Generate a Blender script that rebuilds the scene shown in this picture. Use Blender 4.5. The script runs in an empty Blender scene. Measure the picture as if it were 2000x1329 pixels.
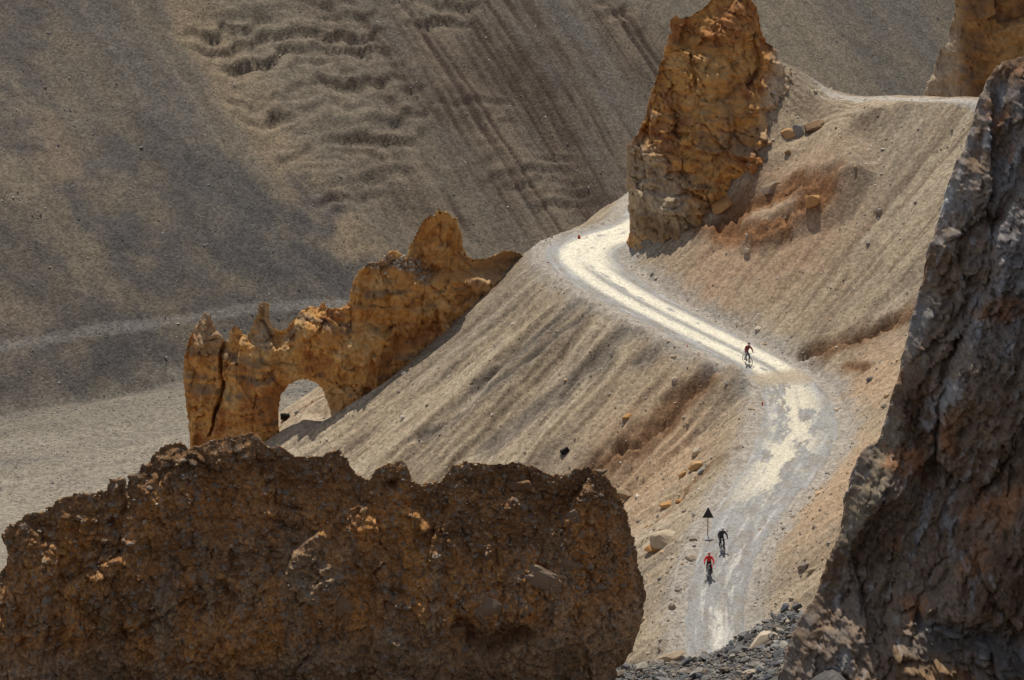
import bpy, bmesh, math, random
import numpy as np
from mathutils import Vector, Matrix, Euler

# ------------------------------------------------------------------ camera, world, sun, exposure
S = bpy.context.scene
COL = S.collection
R = math.radians
F = 5600.0                      # focal length in photo pixels (2000 wide)
PITCH = R(16.0)
CAMH = 70.0
cam_d = bpy.data.cameras.new('camera'); cam = bpy.data.objects.new('camera', cam_d); COL.objects.link(cam)
cam.location = (0, 0, CAMH); cam.rotation_euler = (R(90) - PITCH, 0, 0)
cam_d.sensor_width = 36.0; cam_d.lens = 36.0 * F / 2000.0
cam_d.clip_start = 0.5; cam_d.clip_end = 6000
S.camera = cam
S.view_settings.view_transform = 'Standard'; S.view_settings.look = 'None'
S.view_settings.exposure = 0.35; S.view_settings.gamma = 1.0
SUN_EL, SUN_AZ = R(68), R(-6)   # azimuth measured from +Y towards +X
w = bpy.data.worlds.new('World'); S.world = w; w.use_nodes = True
nt = w.node_tree; nt.nodes.clear()
sky = nt.nodes.new('ShaderNodeTexSky'); sky.sky_type = 'NISHITA'; sky.sun_disc = False
sky.sun_elevation = SUN_EL; sky.sun_rotation = SUN_AZ; sky.altitude = 4000; sky.dust_density = 4.0; sky.air_density = 0.8; sky.ozone_density = 0.4
bg = nt.nodes.new('ShaderNodeBackground'); bg.inputs[1].default_value = 0.125
wo = nt.nodes.new('ShaderNodeOutputWorld')
hs = nt.nodes.new('ShaderNodeHueSaturation'); hs.inputs['Saturation'].default_value = 0.55   # thin high cloud
nt.links.new(sky.outputs[0], hs.inputs['Color']); nt.links.new(hs.outputs[0], bg.inputs[0]); nt.links.new(bg.outputs[0], wo.inputs[0])
sd = bpy.data.lights.new('sun', 'SUN'); sd.energy = 2.95; sd.angle = R(0.5); sd.color = (1.0, 0.95, 0.87)
sun = bpy.data.objects.new('sun', sd); COL.objects.link(sun)
sv = Vector((math.sin(SUN_AZ) * math.cos(SUN_EL), math.cos(SUN_AZ) * math.cos(SUN_EL), math.sin(SUN_EL)))
sun.rotation_euler = sv.to_track_quat('Z', 'Y').to_euler(); sun.location = (0, 200, 300)

# ------------------------------------------------------------------ helpers
rnd = random.Random(7)
rng = np.random.default_rng(11)
CP, SP = math.cos(PITCH), math.sin(PITCH)

def at(px, py, Y):
    """world point seen at photo pixel px,py at forward distance Y"""
    px = np.asarray(px, float); py = np.asarray(py, float); Y = np.asarray(Y, float)
    u = (px - 1000) / F; v = (664.5 - py) / F
    dy = CP + v * SP; dz = -SP + v * CP
    t = Y / dy
    return t * u, Y + 0 * t, CAMH + t * dz

def atz(px, py, z):
    v = (664.5 - py) / F
    return (CAMH - z) / ((SP - v * CP) / (CP + v * SP))

G3 = np.array([[1,1,0],[-1,1,0],[1,-1,0],[-1,-1,0],[1,0,1],[-1,0,1],[1,0,-1],[-1,0,-1],
               [0,1,1],[0,-1,1],[0,1,-1],[0,-1,-1],[1,1,0],[-1,1,0],[0,-1,1],[0,-1,-1]], np.float32)

def _hash(i, j, k):
    h = (i.astype(np.uint32) * np.uint32(374761393)) ^ (j.astype(np.uint32) * np.uint32(668265263)) ^ (k.astype(np.uint32) * np.uint32(2147483647 - 58))
    h = (h ^ (h >> np.uint32(13))) * np.uint32(1274126177)
    h = (h ^ (h >> np.uint32(16))) * np.uint32(2246822519)
    return h ^ (h >> np.uint32(15))

def pn(x, y, z=0.0):
    """gradient noise about -1..1"""
    x, y, z = np.broadcast_arrays(np.asarray(x, np.float64), np.asarray(y, np.float64), np.asarray(z, np.float64))
    xi = np.floor(x).astype(np.int64); yi = np.floor(y).astype(np.int64); zi = np.floor(z).astype(np.int64)
    xf = (x - xi).astype(np.float32); yf = (y - yi).astype(np.float32); zf = (z - zi).astype(np.float32)
    fu = xf*xf*xf*(xf*(xf*6-15)+10); fv = yf*yf*yf*(yf*(yf*6-15)+10); fw = zf*zf*zf*(zf*(zf*6-15)+10)
    out = 0
    for a in (0, 1):
        for b in (0, 1):
            for c in (0, 1):
                g = G3[(_hash(xi + a, yi + b, zi + c) & np.uint32(15)).astype(np.int64)]
                d = g[..., 0]*(xf-a) + g[..., 1]*(yf-b) + g[..., 2]*(zf-c)
                out = out + d * (fu if a else 1-fu) * (fv if b else 1-fv) * (fw if c else 1-fw)
    return out

def fbm(x, y, z=0.0, o=4, l=2.03, g=0.5):
    s = 0; a = 1.0; f = 1.0
    for i in range(o):
        s = s + a * pn(x*f + 17.3*i, y*f - 9.1*i, np.asarray(z)*f + 5.7*i); a *= g; f *= l
    return s

def ridged(x, y, z=0.0, o=4, l=2.1, g=0.5):
    s = 0; a = 1.0; f = 1.0
    for i in range(o):
        s = s + a * (1 - 2*np.abs(pn(x*f + 7.7*i, y*f + 3.1*i, np.asarray(z)*f - 5.7*i))); a *= g; f *= l
    return s

def cell2(x, y, seed=0):
    """worley: distance to nearest and second point, random of the cell"""
    xi = np.floor(x).astype(np.int64); yi = np.floor(y).astype(np.int64)
    f1 = np.full(x.shape, 9.0); f2 = np.full(x.shape, 9.0); rr = np.zeros(x.shape)
    for a in (-1, 0, 1):
        for b in (-1, 0, 1):
            h = _hash(xi + a, yi + b, np.full(xi.shape, seed, np.int64))
            px = xi + a + (h & np.uint32(1023)) / 1023.0; py = yi + b + ((h >> np.uint32(10)) & np.uint32(1023)) / 1023.0
            d = np.hypot(px - x, py - y); r_ = ((h >> np.uint32(20)) & np.uint32(1023)) / 1023.0
            c = d < f1
            f2 = np.where(c, f1, np.minimum(f2, d)); rr = np.where(c, r_, rr); f1 = np.where(c, d, f1)
    return f1, f2, rr

def facets(a, b, seed=0, tilt=0.8, crack=0.5):
    """broken planar facets: a random level and tilt for each cell, grooves between the cells"""
    xi = np.floor(a).astype(np.int64); yi = np.floor(b).astype(np.int64)
    f1 = np.full(a.shape, 9.0); f2 = np.full(a.shape, 9.0); v = np.zeros(a.shape)
    for p in (-1, 0, 1):
        for q in (-1, 0, 1):
            h = _hash(xi+p, yi+q, np.full(xi.shape, seed, np.int64)); h2 = _hash(xi+p, yi+q, np.full(xi.shape, seed+77, np.int64))
            ex = a-(xi+p+(h & np.uint32(1023))/1023.0); ey = b-(yi+q+((h >> np.uint32(10)) & np.uint32(1023))/1023.0)
            d = np.hypot(ex, ey)
            val = ((h >> np.uint32(20)) & np.uint32(1023))/1023.0-0.5+tilt*(ex*((h2 & np.uint32(1023))/511.5-1)+ey*(((h2 >> np.uint32(10)) & np.uint32(1023))/511.5-1))
            c = d < f1
            f2 = np.where(c, f1, np.minimum(f2, d)); v = np.where(c, val, v); f1 = np.where(c, d, f1)
    return v-crack*(1-np.clip((f2-f1)/0.08, 0, 1))

def sst(a, b, x):
    t = np.clip((x - a) / (b - a), 0, 1); return t*t*(3-2*t)

def mixc(c, d, m):
    return c * (1 - m[..., None]) + np.asarray(d) * m[..., None]

def seg_dist(px, py, poly, closed=False):
    """distance to polyline"""
    P = np.asarray(poly, float); n = len(P); out = np.full(px.shape, 1e9)
    for i in range(n if closed else n - 1):
        a = P[i]; b = P[(i+1) % n]; ab = b - a; L = max(ab @ ab, 1e-9)
        t = np.clip(((px-a[0])*ab[0] + (py-a[1])*ab[1]) / L, 0, 1)
        out = np.minimum(out, np.hypot(px-a[0]-t*ab[0], py-a[1]-t*ab[1]))
    return out

def inside(px, py, poly):
    P = np.asarray(poly, float); n = len(P); c = np.zeros(px.shape, bool)
    for i in range(n):
        x1, y1 = P[i]; x2, y2 = P[(i+1) % n]
        if y1 == y2: continue
        c ^= ((y1 > py) != (y2 > py)) & (px < (x2-x1)*(py-y1)/(y2-y1)+x1)
    return c

def tag(o, label=None, cat=None, group=None, kind=None):
    if label: o['label'] = label
    if cat: o['category'] = cat
    if group: o['group'] = group
    if kind: o['kind'] = kind
    return o

def empty(name, loc, label=None, cat=None, group=None, rz=0):
    o = bpy.data.objects.new(name, None); COL.objects.link(o); o.location = loc; o.rotation_euler = (0, 0, rz)
    o.empty_display_size = 0.3
    return tag(o, label, cat, group)

def npmesh(name, V, Fq, cols=None, mat=None, parent=None, smooth=True):
    """mesh object out of numpy arrays; Fq is (n,3) or (n,4)"""
    me = bpy.data.meshes.new(name)
    k = Fq.shape[1]
    me.vertices.add(len(V)); me.vertices.foreach_set('co', np.ascontiguousarray(V, np.float32).ravel())
    me.loops.add(Fq.size); me.loops.foreach_set('vertex_index', np.ascontiguousarray(Fq, np.int32).ravel())
    me.polygons.add(len(Fq)); me.polygons.foreach_set('loop_start', np.arange(0, Fq.size, k, dtype=np.int32))
    me.polygons.foreach_set('use_smooth', np.full(len(Fq), smooth))
    if cols is not None:
        a = me.color_attributes.new('Col', 'FLOAT_COLOR', 'POINT')
        c = np.ones((len(V), 4), np.float32); c[:, :3] = np.clip(cols, 0.004, 1)
        a.data.foreach_set('color', c.ravel())
    me.update(calc_edges=True); me.validate()
    if mat: me.materials.append(mat)
    o = bpy.data.objects.new(name, me); COL.objects.link(o)
    if parent: o.parent = parent; o.matrix_parent_inverse = Matrix.Identity(4); o.location = -Vector(parent.location)
    return o

def gridfaces(nx, ny):
    i = np.arange(nx*ny).reshape(ny, nx)
    return np.stack([i[:-1, :-1].ravel(), i[:-1, 1:].ravel(), i[1:, 1:].ravel(), i[1:, :-1].ravel()], 1)

# ------------------------------------------------------------------ materials
def nodes_mat(name):
    m = bpy.data.materials.new(name); m.use_nodes = True
    t = m.node_tree; b = t.nodes['Principled BSDF']
    return m, t, b

def attr_rock(name, grain=3.0, contrast=0.5, bump=0.6, bdist=0.06, rough=0.95, spec=0.15, pebble=0.0, pscale=6.0):
    """colour from the mesh's own mineral colours and painted light and shade, broken up by fine procedural grain and relief"""
    m, t, b = nodes_mat(name); N = t.nodes; L = t.links
    at_ = N.new('ShaderNodeAttribute'); at_.attribute_name = 'Col'
    geo = N.new('ShaderNodeNewGeometry')
    n1 = N.new('ShaderNodeTexNoise'); n1.inputs['Scale'].default_value = grain; n1.inputs['Detail'].default_value = 7; n1.inputs['Roughness'].default_value = 0.75
    L.new(geo.outputs['Position'], n1.inputs['Vector'])
    mr = N.new('ShaderNodeMapRange'); mr.inputs[1].default_value = 0.3; mr.inputs[2].default_value = 0.7
    mr.inputs[3].default_value = 1 - contrast; mr.inputs[4].default_value = 1 + contrast
    L.new(n1.outputs['Fac'], mr.inputs[0])
    vm = N.new('ShaderNodeVectorMath'); vm.operation = 'SCALE'
    L.new(at_.outputs['Color'], vm.inputs[0]); L.new(mr.outputs[0], vm.inputs['Scale'])
    col = vm.outputs[0]
    h = n1.outputs['Fac']
    if pebble > 0:
        vo = N.new('ShaderNodeTexVoronoi'); vo.inputs['Scale'].default_value = pscale; vo.inputs['Randomness'].default_value = 1
        L.new(geo.outputs['Position'], vo.inputs['Vector'])
        sx = N.new('ShaderNodeSeparateColor'); L.new(vo.outputs['Color'], sx.inputs[0])
        mp = N.new('ShaderNodeMapRange'); mp.interpolation_type = 'SMOOTHSTEP'
        mp.inputs[1].default_value = 0.0; mp.inputs[2].default_value = 1.0; mp.inputs[3].default_value = 1 - pebble; mp.inputs[4].default_value = 1 + pebble
        L.new(sx.outputs[0], mp.inputs[0])
        v2 = N.new('ShaderNodeVectorMath'); v2.operation = 'SCALE'; L.new(col, v2.inputs[0]); L.new(mp.outputs[0], v2.inputs['Scale'])
        col = v2.outputs[0]
        ma = N.new('ShaderNodeMath'); ma.operation = 'MULTIPLY_ADD'; ma.inputs[1].default_value = -0.7
        L.new(vo.outputs['Distance'], ma.inputs[0]); L.new(n1.outputs['Fac'], ma.inputs[2])
        h = ma.outputs[0]
    L.new(col, b.inputs['Base Color'])
    b.inputs['Roughness'].default_value = rough; b.inputs['Specular IOR Level'].default_value = spec
    bp = N.new('ShaderNodeBump'); bp.inputs['Strength'].default_value = bump; bp.inputs['Distance'].default_value = bdist
    L.new(h, bp.inputs['Height']); L.new(bp.outputs[0], b.inputs['Normal'])
    return m

def stone_mat(name, cols, scale=4.0, bump=0.5, bdist=0.03):
    """single stone: colour picked per object out of a ramp, mottled by noise"""
    m, t, b = nodes_mat(name); N = t.nodes; L = t.links
    oi = N.new('ShaderNodeObjectInfo'); tc = N.new('ShaderNodeTexCoord')
    n1 = N.new('ShaderNodeTexNoise'); n1.inputs['Scale'].default_value = scale; n1.inputs['Detail'].default_value = 6; n1.inputs['Roughness'].default_value = 0.7
    L.new(tc.outputs['Object'], n1.inputs['Vector'])
    r = N.new('ShaderNodeValToRGB'); e = r.color_ramp.elements
    while len(e) < len(cols): e.new(0.5)
    for k, c in enumerate(cols): e[k].position = k / max(1, len(cols)-1); e[k].color = (*c, 1)
    ad = N.new('ShaderNodeMath'); ad.operation = 'ADD'; mu = N.new('ShaderNodeMath'); mu.operation = 'MULTIPLY_ADD'
    mu.inputs[1].default_value = 0.9; mu.inputs[2].default_value = -0.45
    L.new(n1.outputs['Fac'], mu.inputs[0]); L.new(oi.outputs['Random'], ad.inputs[0]); L.new(mu.outputs[0], ad.inputs[1]); L.new(ad.outputs[0], r.inputs[0])
    L.new(r.outputs[0], b.inputs['Base Color']); b.inputs['Roughness'].default_value = 0.9; b.inputs['Specular IOR Level'].default_value = 0.2
    bp = N.new('ShaderNodeBump'); bp.inputs['Strength'].default_value = bump; bp.inputs['Distance'].default_value = bdist
    L.new(n1.outputs['Fac'], bp.inputs['Height']); L.new(bp.outputs[0], b.inputs['Normal'])
    return m

def plain(name, c, rough=0.6, metal=0.0, var=0.15, scale=8):
    m, t, b = nodes_mat(name); N = t.nodes; L = t.links
    n1 = N.new('ShaderNodeTexNoise'); n1.inputs['Scale'].default_value = scale; n1.inputs['Detail'].default_value = 4
    mx = N.new('ShaderNodeMix'); mx.data_type = 'RGBA'
    mx.inputs[6].default_value = (*[v*(1-var) for v in c], 1); mx.inputs[7].default_value = (*[min(1, v*(1+var)) for v in c], 1)
    L.new(n1.outputs['Fac'], mx.inputs[0]); L.new(mx.outputs[2], b.inputs['Base Color'])
    b.inputs['Roughness'].default_value = rough; b.inputs['Metallic'].default_value = metal
    return m

M = {}
M['ground'] = attr_rock('scree_ground', 3.5, 0.30, 0.6, 0.05, pebble=0.20, pscale=4.6)
M['far'] = attr_rock('far_scree', 1.8, 0.26, 0.7, 0.10, pebble=0.24, pscale=3.1)
M['road'] = attr_rock('road_gravel', 5.0, 0.16, 0.45, 0.035, pebble=0.16, pscale=9.0)
M['ochre'] = attr_rock('ochre_rock', 2.2, 0.32, 0.9, 0.14)
M['conglomerate'] = attr_rock('brown_conglomerate', 8.0, 0.50, 0.55, 0.04, pebble=0.18, pscale=12.0)
M['cliff'] = attr_rock('dark_cliff', 6.0, 0.42, 0.8, 0.05)
M['rubble'] = attr_rock('rubble_stone', 9.0, 0.30, 0.5, 0.02)

# ------------------------------------------------------------------ the road's centre line
RP = [ # px, py, height z, half width
 (1408, 1420, -4.0, 2.3), (1404, 1330, -3.0, 2.3), (1398, 1250, -1.8, 2.3), (1398, 1190, -0.9, 2.25), (1405, 1137, 0.0, 2.2), (1424, 1080, 0.9, 2.3), (1452, 1020, 1.7, 2.5),
 (1492, 960, 2.5, 2.8), (1535, 905, 3.2, 3.1), (1558, 850, 3.8, 3.2), (1562, 800, 4.4, 3.0), (1545, 757, 5.0, 2.6), (1502, 722, 5.5, 2.5),
 (1452, 694, 5.9, 2.6), (1388, 662, 6.4, 2.8), (1318, 626, 7.0, 2.9), (1250, 590, 7.6, 3.0), (1190, 553, 8.1, 3.2), (1148, 520, 8.5, 3.4), (1135, 494, 8.8, 3.6), (1165, 472, 9.0, 3.3), (1215, 457, 9.2, 3.0)]
rx = []; 
for (px, py, z, hw) in RP:
    Y = atz(px, py, z); x, y, z2 = at(px, py, Y); rx.append((float(x), float(y), z, hw))
x0, y0, z0, _ = rx[-1]
rx += [(x0+2.4, y0+3.6, 9.3, 3), (x0+3.6, y0+9, 9.2, 3), (x0+5, y0+18, 8.5, 3), (x0+8, y0+30, 7, 3), (x0+12, y0+46, 5, 3)]
rx = [(rx[0][0]-6, rx[0][1]-40, -8, 2.5)] + rx
rx = np.array(rx)
def resample(P, step):
    # Catmull-Rom, then equal steps
    Q = []
    n = len(P)
    for i in range(n-1):
        p0, p1, p2, p3 = P[max(i-1, 0)], P[i], P[i+1], P[min(i+2, n-1)]
        for t in np.linspace(0, 1, 24, endpoint=False):
            Q.append(0.5*((2*p1)+(-p0+p2)*t+(2*p0-5*p1+4*p2-p3)*t*t+(-p0+3*p1-3*p2+p3)*t**3))
    Q.append(P[-1]); Q = np.array(Q)
    s = np.r_[0, np.cumsum(np.hypot(*np.diff(Q[:, :2], axis=0).T))]
    k = np.arange(0, s[-1], step)
    return np.stack([np.interp(k, s, Q[:, j]) for j in range(Q.shape[1])], 1), k
RC, RS = resample(rx, 0.5)
for _ in range(6): RC[1:-1] = 0.25*RC[:-2] + 0.5*RC[1:-1] + 0.25*RC[2:]
RT = np.gradient(RC[:, :2], axis=0); RT /= np.linalg.norm(RT, axis=1)[:, None]

def road_coord(x, y):
    """nearest point on the centre line: arc length, signed distance (+ uphill, right), road height, half width"""
    shp = x.shape; x = x.ravel(); y = y.ravel()
    s = np.empty(x.size); d = np.empty(x.size); zr = np.empty(x.size); hw = np.empty(x.size)
    for a in range(0, x.size, 20000):
        xs = x[a:a+20000, None]; ys = y[a:a+20000, None]
        D = (xs-RC[None, :, 0])**2 + (ys-RC[None, :, 1])**2
        i = D.argmin(1); i = np.clip(i, 1, len(RC)-2)
        ex = x[a:a+20000]-RC[i, 0]; ey = y[a:a+20000]-RC[i, 1]
        al = np.clip(ex*RT[i, 0]+ey*RT[i, 1], -0.5, 0.5)
        side = ex*RT[i, 1]-ey*RT[i, 0]
        s[a:a+20000] = RS[i]+al; d[a:a+20000] = np.sign(side)*np.hypot(ex-al*RT[i, 0], ey-al*RT[i, 1])
        j = np.clip(i+np.sign(al).astype(int), 0, len(RC)-1); f = np.abs(al)/0.5
        zr[a:a+20000] = RC[i, 2]*(1-f)+RC[j, 2]*f; hw[a:a+20000] = RC[i, 3]*(1-f)+RC[j, 3]*f
    return s.reshape(shp), d.reshape(shp), zr.reshape(shp), hw.reshape(shp)

# foreground ledge the camera looks over
CX = []; 
for px, py in [(-400, 1330), (900, 1330), (1200, 1305), (1260, 1298), (1340, 1292), (1390, 1278), (1450, 1240), (1500, 1215), (1545, 1190), (1575, 1215), (1605, 1420), (1700, 1600), (2300, 1800)]:
    x, y, z = at(px, py, 100.0); CX.append((float(x), float(z)))
CX = np.array(CX)
P1 = np.array([float(v) for v in at(1615, 196, 244.0)]); P2 = np.array([float(v) for v in at(1915, 203, 232.0)])
LB = (P2-P1)[:2]; LBl = np.linalg.norm(LB); LBt = LB/LBl; LBn = np.array([-LBt[1], LBt[0]])

def height(x, y, detail=True):
    s, d, zr, hw = road_coord(x, y)
    ad = np.abs(d) - hw
    up = d > 0
    slope_up = 0.76 + 0.05*pn(s*0.05, 3.3)
    slope_dn = 0.72
    # ditch/berm beside the road
    z = zr + 0*x
    u_ = np.maximum(ad, 0)
    zup = zr + slope_up*np.maximum(u_-0.5, 0) + 0.06*u_
    zdn = zr - slope_dn*np.maximum(u_-0.9, 0) + 0.22*np.exp(-((u_-0.6)/0.45)**2)*(0.5+0.8*pn(s*0.5, 9.1))
    z = np.where(up, zup, zdn)
    if detail:
        g = np.clip(u_/6.0, 0, 1)
        # gullies that run down the slope below the road (functions of the arc length, hence along fall lines)
        wob = 0.6*pn(x*0.12, y*0.12, 2.0)
        sg = s + wob*2 - 0.10*u_*0
        gl = -0.55*np.clip(ridged(sg*0.16, u_*0.018, 5.0, 3)-0.35, 0, 2) * sst(0.8, 6, u_)
        gl += (0.10*ridged(sg*0.9, u_*0.05, 8.0, 2)+0.28*(ridged(sg*0.42+0.3*pn(x*.3, y*.3, 1), u_*0.03, 12.0, 3)-0.5)*(0.6+0.8*pn(s*0.07, 1.5)))*sst(0.5, 4, u_)
        kg = ridged(sg*0.30+0.15*pn(x*.4, y*.4, 3), u_*0.012, 21.0, 2)
        gl -= 1.5*np.clip(kg-0.95, 0, 1)*sst(1.0, 5, u_)*np.clip(0.5+1.6*pn(s*0.06, u_*0.04, 4.4), 0, 1.3)
        kg = ridged(sg*0.8+0.15*pn(x*.4, y*.4, 3), u_*0.03, 31.0, 2)
        gl -= 0.6*np.clip(kg-0.9, 0, 1)*sst(1.0, 4, u_)
        sm = np.where(up, 0.45, 1.0)
        z = z + gl*sm
        z = z + g*(0.35*fbm(x*0.10, y*0.10, 1.0, 3) + 0.10*fbm(x*0.7, y*0.7, 4.0, 3)) + np.clip(u_/1.5, 0, 1)*0.035*fbm(x*3.1, y*3.1, 7.0, 2)
    # spur that carries the tower and the bench
    sp = 9+0.80*((x-7.5)*0.917+(y-244)*0.40-1.5)-1.2*np.maximum(x-28, 0)-1.2*np.maximum(232-y, 0)-1.7*np.maximum(19.5-x, 0)
    sp = np.where(x > 9, np.minimum(sp, 9+1.4*np.maximum(np.hypot(x-10, y-246)-3, 0)), -99)
    z = np.where(up, np.maximum(z, sp), z)
    # trodden level patch under the arch
    cx_, cy_, cz_ = [float(v) for v in at(585, 829, 237.0)]
    z = np.where(d < -6, np.minimum(z, cz_+0.95*np.maximum(np.hypot((x-cx_)/1.15, y-cy_-0.5)-2.4, 0)), z)
    # upper bench carrying the higher stretch of road
    tb = (x-P1[0])*LBt[0] + (y-P1[1])*LBt[1]; db = (x-P1[0])*LBn[0] + (y-P1[1])*LBn[1]
    if LBn[1] < 0: db = -db
    zb = P1[2] + (P2[2]-P1[2])*tb/LBl + 0.12*pn(tb*0.35, 2.0) + np.where(tb < 0, np.minimum(-tb*0.2, 1.0), 0)
    zb = zb - 0.62*np.maximum(db-3.8, 0)
    z = np.where(up & (x > 12), np.minimum(z, np.maximum(zb, -40)), z)
    # apron of debris round the tower's foot, on its right
    ap = 25.4+0.3*pn(x*0.5, y*0.5, 8)-0.92*np.hypot((x-22.6)*0.72, (y-246.5)*1.05)-1.7*np.maximum(20-x, 0)
    ap = np.where(x > 10, np.minimum(ap, 9+1.5*np.maximum(np.hypot(x-10, y-246)-3, 0)), -99)
    z = np.where(up, np.maximum(z, ap), z)
    z = np.minimum(z, 9+0.75*np.maximum(y-166, 0)+0.5*np.clip(y-150, -60, 0)*0.2)
    # near ledge and rubble
    zc = np.interp(x, CX[:, 0], CX[:, 1])
    zf = np.where(y > 100, zc-0.78*(y-100), zc+0.24*(100-y))
    zf = np.maximum(zf, np.where(y < 40, 68.2-1.25*np.maximum(y, 0), -99))
    zf = np.minimum(zf, 68.2)
    if detail: zf = zf + 0.15*fbm(x*0.4, y*0.4, 2.2, 4)
    z = np.maximum(z, zf)
    # falls to the valley floor
    zv = -45 + 1.2*fbm(x*0.02, y*0.02, 3.0, 3)
    return np.maximum(z, zv-0.5), s, d, hw, zf

def axis(segs):
    out = [segs[0][0]]
    for a, b, st in segs:
        n = max(1, int(round((b-a)/st))); out += list(np.linspace(a, b, n+1)[1:])
    return np.array(out)

gx = axis([(-150, -60, 3.0), (-60, -34, 0.8), (-34, -22, 0.4), (-22, 42, 0.17), (42, 60, 0.8), (60, 150, 3.0)])
gy = axis([(-20, 86, 2.0), (86, 110, 0.3), (110, 172, 1.0), (172, 262, 0.22), (262, 330, 2.0)])
X, Yg = np.meshgrid(gx, gy)
Z, Sg, Dg, HWg, ZF = height(X, Yg)

def blob(x, y, px, py, Y, rx_, ry_, ang=0.0):
    cx, cy, _ = at(px, py, Y); c, s = math.cos(ang), math.sin(ang)
    a = (x-cx)*c+(y-cy)*s; b = -(x-cx)*s+(y-cy)*c
    return np.exp(-((a/rx_)**2+(b/ry_)**2))

# px,py of a surface point -> approximate Y on the near terrain by marching along the ray
def hit(px, py, y0=168, y1=275, n=1400):
    Ys = np.linspace(y0, y1, n)
    x, y, z = at(np.full(n, px), np.full(n, py), Ys)
    h = height(x, y, False)[0]
    k = np.where(h > z)[0]
    k = k[0] if len(k) else n-1
    return float(x[k]), float(Ys[k]), float(h[k])

def feature(pts):
    return [hit(px, py)[:2] for px, py in pts]

bx_ = (X > 17) & (X < 33) & (Yg > 232) & (Yg < 251)
for _ in range(14):
    Zs = Z.copy(); Zs[1:-1, 1:-1] = (Z[:-2, 1:-1]+Z[2:, 1:-1]+Z[1:-1, :-2]+Z[1:-1, 2:])/4; Z = np.where(bx_, Zs, Z)
# scarps and hollows eroded in the slopes
u_ = np.maximum(np.abs(Dg)-HWg, 0)
FE = {}
def groove(pts, width, depth, key=None, noise=0.5):
    global Z
    P = feature(pts); d = seg_dist(X, Yg, P)
    d = d + noise*width*pn(X*0.6, Yg*0.6, 3.0)
    k = np.zeros(X.shape); best = np.full(X.shape, 1e9)
    for (a, b) in zip(P, P[1:]):
        ex, ey = b[0]-a[0], b[1]-a[1]; q = seg_dist(X, Yg, [a, b]); sd = (X-a[0])*ey-(Yg-a[1])*ex
        k = np.where(q < best, sd, k); best = np.minimum(best, q)
    wv = np.where(k > 0, width, width*0.35)
    m = 1-sst(0.0, 1.0, d/wv)
    Z = Z - depth*m*sst(0.4, 1.2, u_)
    if key: FE[key] = np.maximum(FE.get(key, 0*X), 1-sst(width*0.3, width*1.3, d))
    return P
groove([(1372, 748), (1330, 775), (1290, 818), (1240, 860), (1190, 890), (1150, 925)], 1.9, 1.3, 'brown', 0.2)
groove([(1130, 592), (1060, 650), (1000, 700), (930, 745)], 0.8, 0.45, 'dark')
groove([(1150, 612), (1090, 660), (1010, 725), (900, 800), (820, 850)], 0.7, 0.5, 'dark')
groove([(1225, 650), (1150, 720), (1060, 780), (960, 850)], 1.6, 0.5, 'dark')
groove([(1280, 690), (1240, 710)], 0.9, 0.35, 'dark')
groove([(1435, 880), (1390, 905), (1350, 945)], 0.8, 0.6, 'brown')
groove([(1340, 960), (1300, 1000), (1270, 1030)], 0.5, 0.3, 'brown')
groove([(1780, 610), (1720, 640), (1650, 672), (1600, 690), (1580, 700)], 1.4, 1.3, 'brown')
groove([(1690, 720), (1650, 715)], 0.6, 0.3, 'brown')
groove([(1610, 345), (1540, 365), (1470, 395), (1420, 420)], 1.8, 0.9, 'red')
groove([(1600, 385), (1570, 400)], 1.2, 0.7, 'red')
groove([(1530, 440), (1480, 450), (1400, 440), (1330, 430)], 1.2, 0.7, 'red')
P = feature([(1440, 738), (1470, 735)]); m = 1-sst(0, 2.6, seg_dist(X, Yg, P)+0.3*pn(X, Yg)); Z = Z+1.0*m*sst(0.2, 1.0, u_)

wx = 0.8*fbm(X*0.5, Yg*0.5, 2, 3); wy = 0.8*fbm(X*0.5, Yg*0.5, 6, 3)
ou = np.clip(FE['red']+0.8*FE['brown'], 0, 1)
Z = Z + ou*sst(0.5, 1.5, u_)*(0.50*facets(Sg*0.40+wx, u_*0.42+wy, 61, 0.9, 0.35)+0.20*facets(Sg*0.9-wx, u_*0.9+wy, 63, 0.9, 0.35)+0.40*ridged(u_*0.40+wy, Sg*0.06, 3, 2)+0.12*fbm(X*2.4, Yg*2.4, 3, 3)-0.25)
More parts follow.
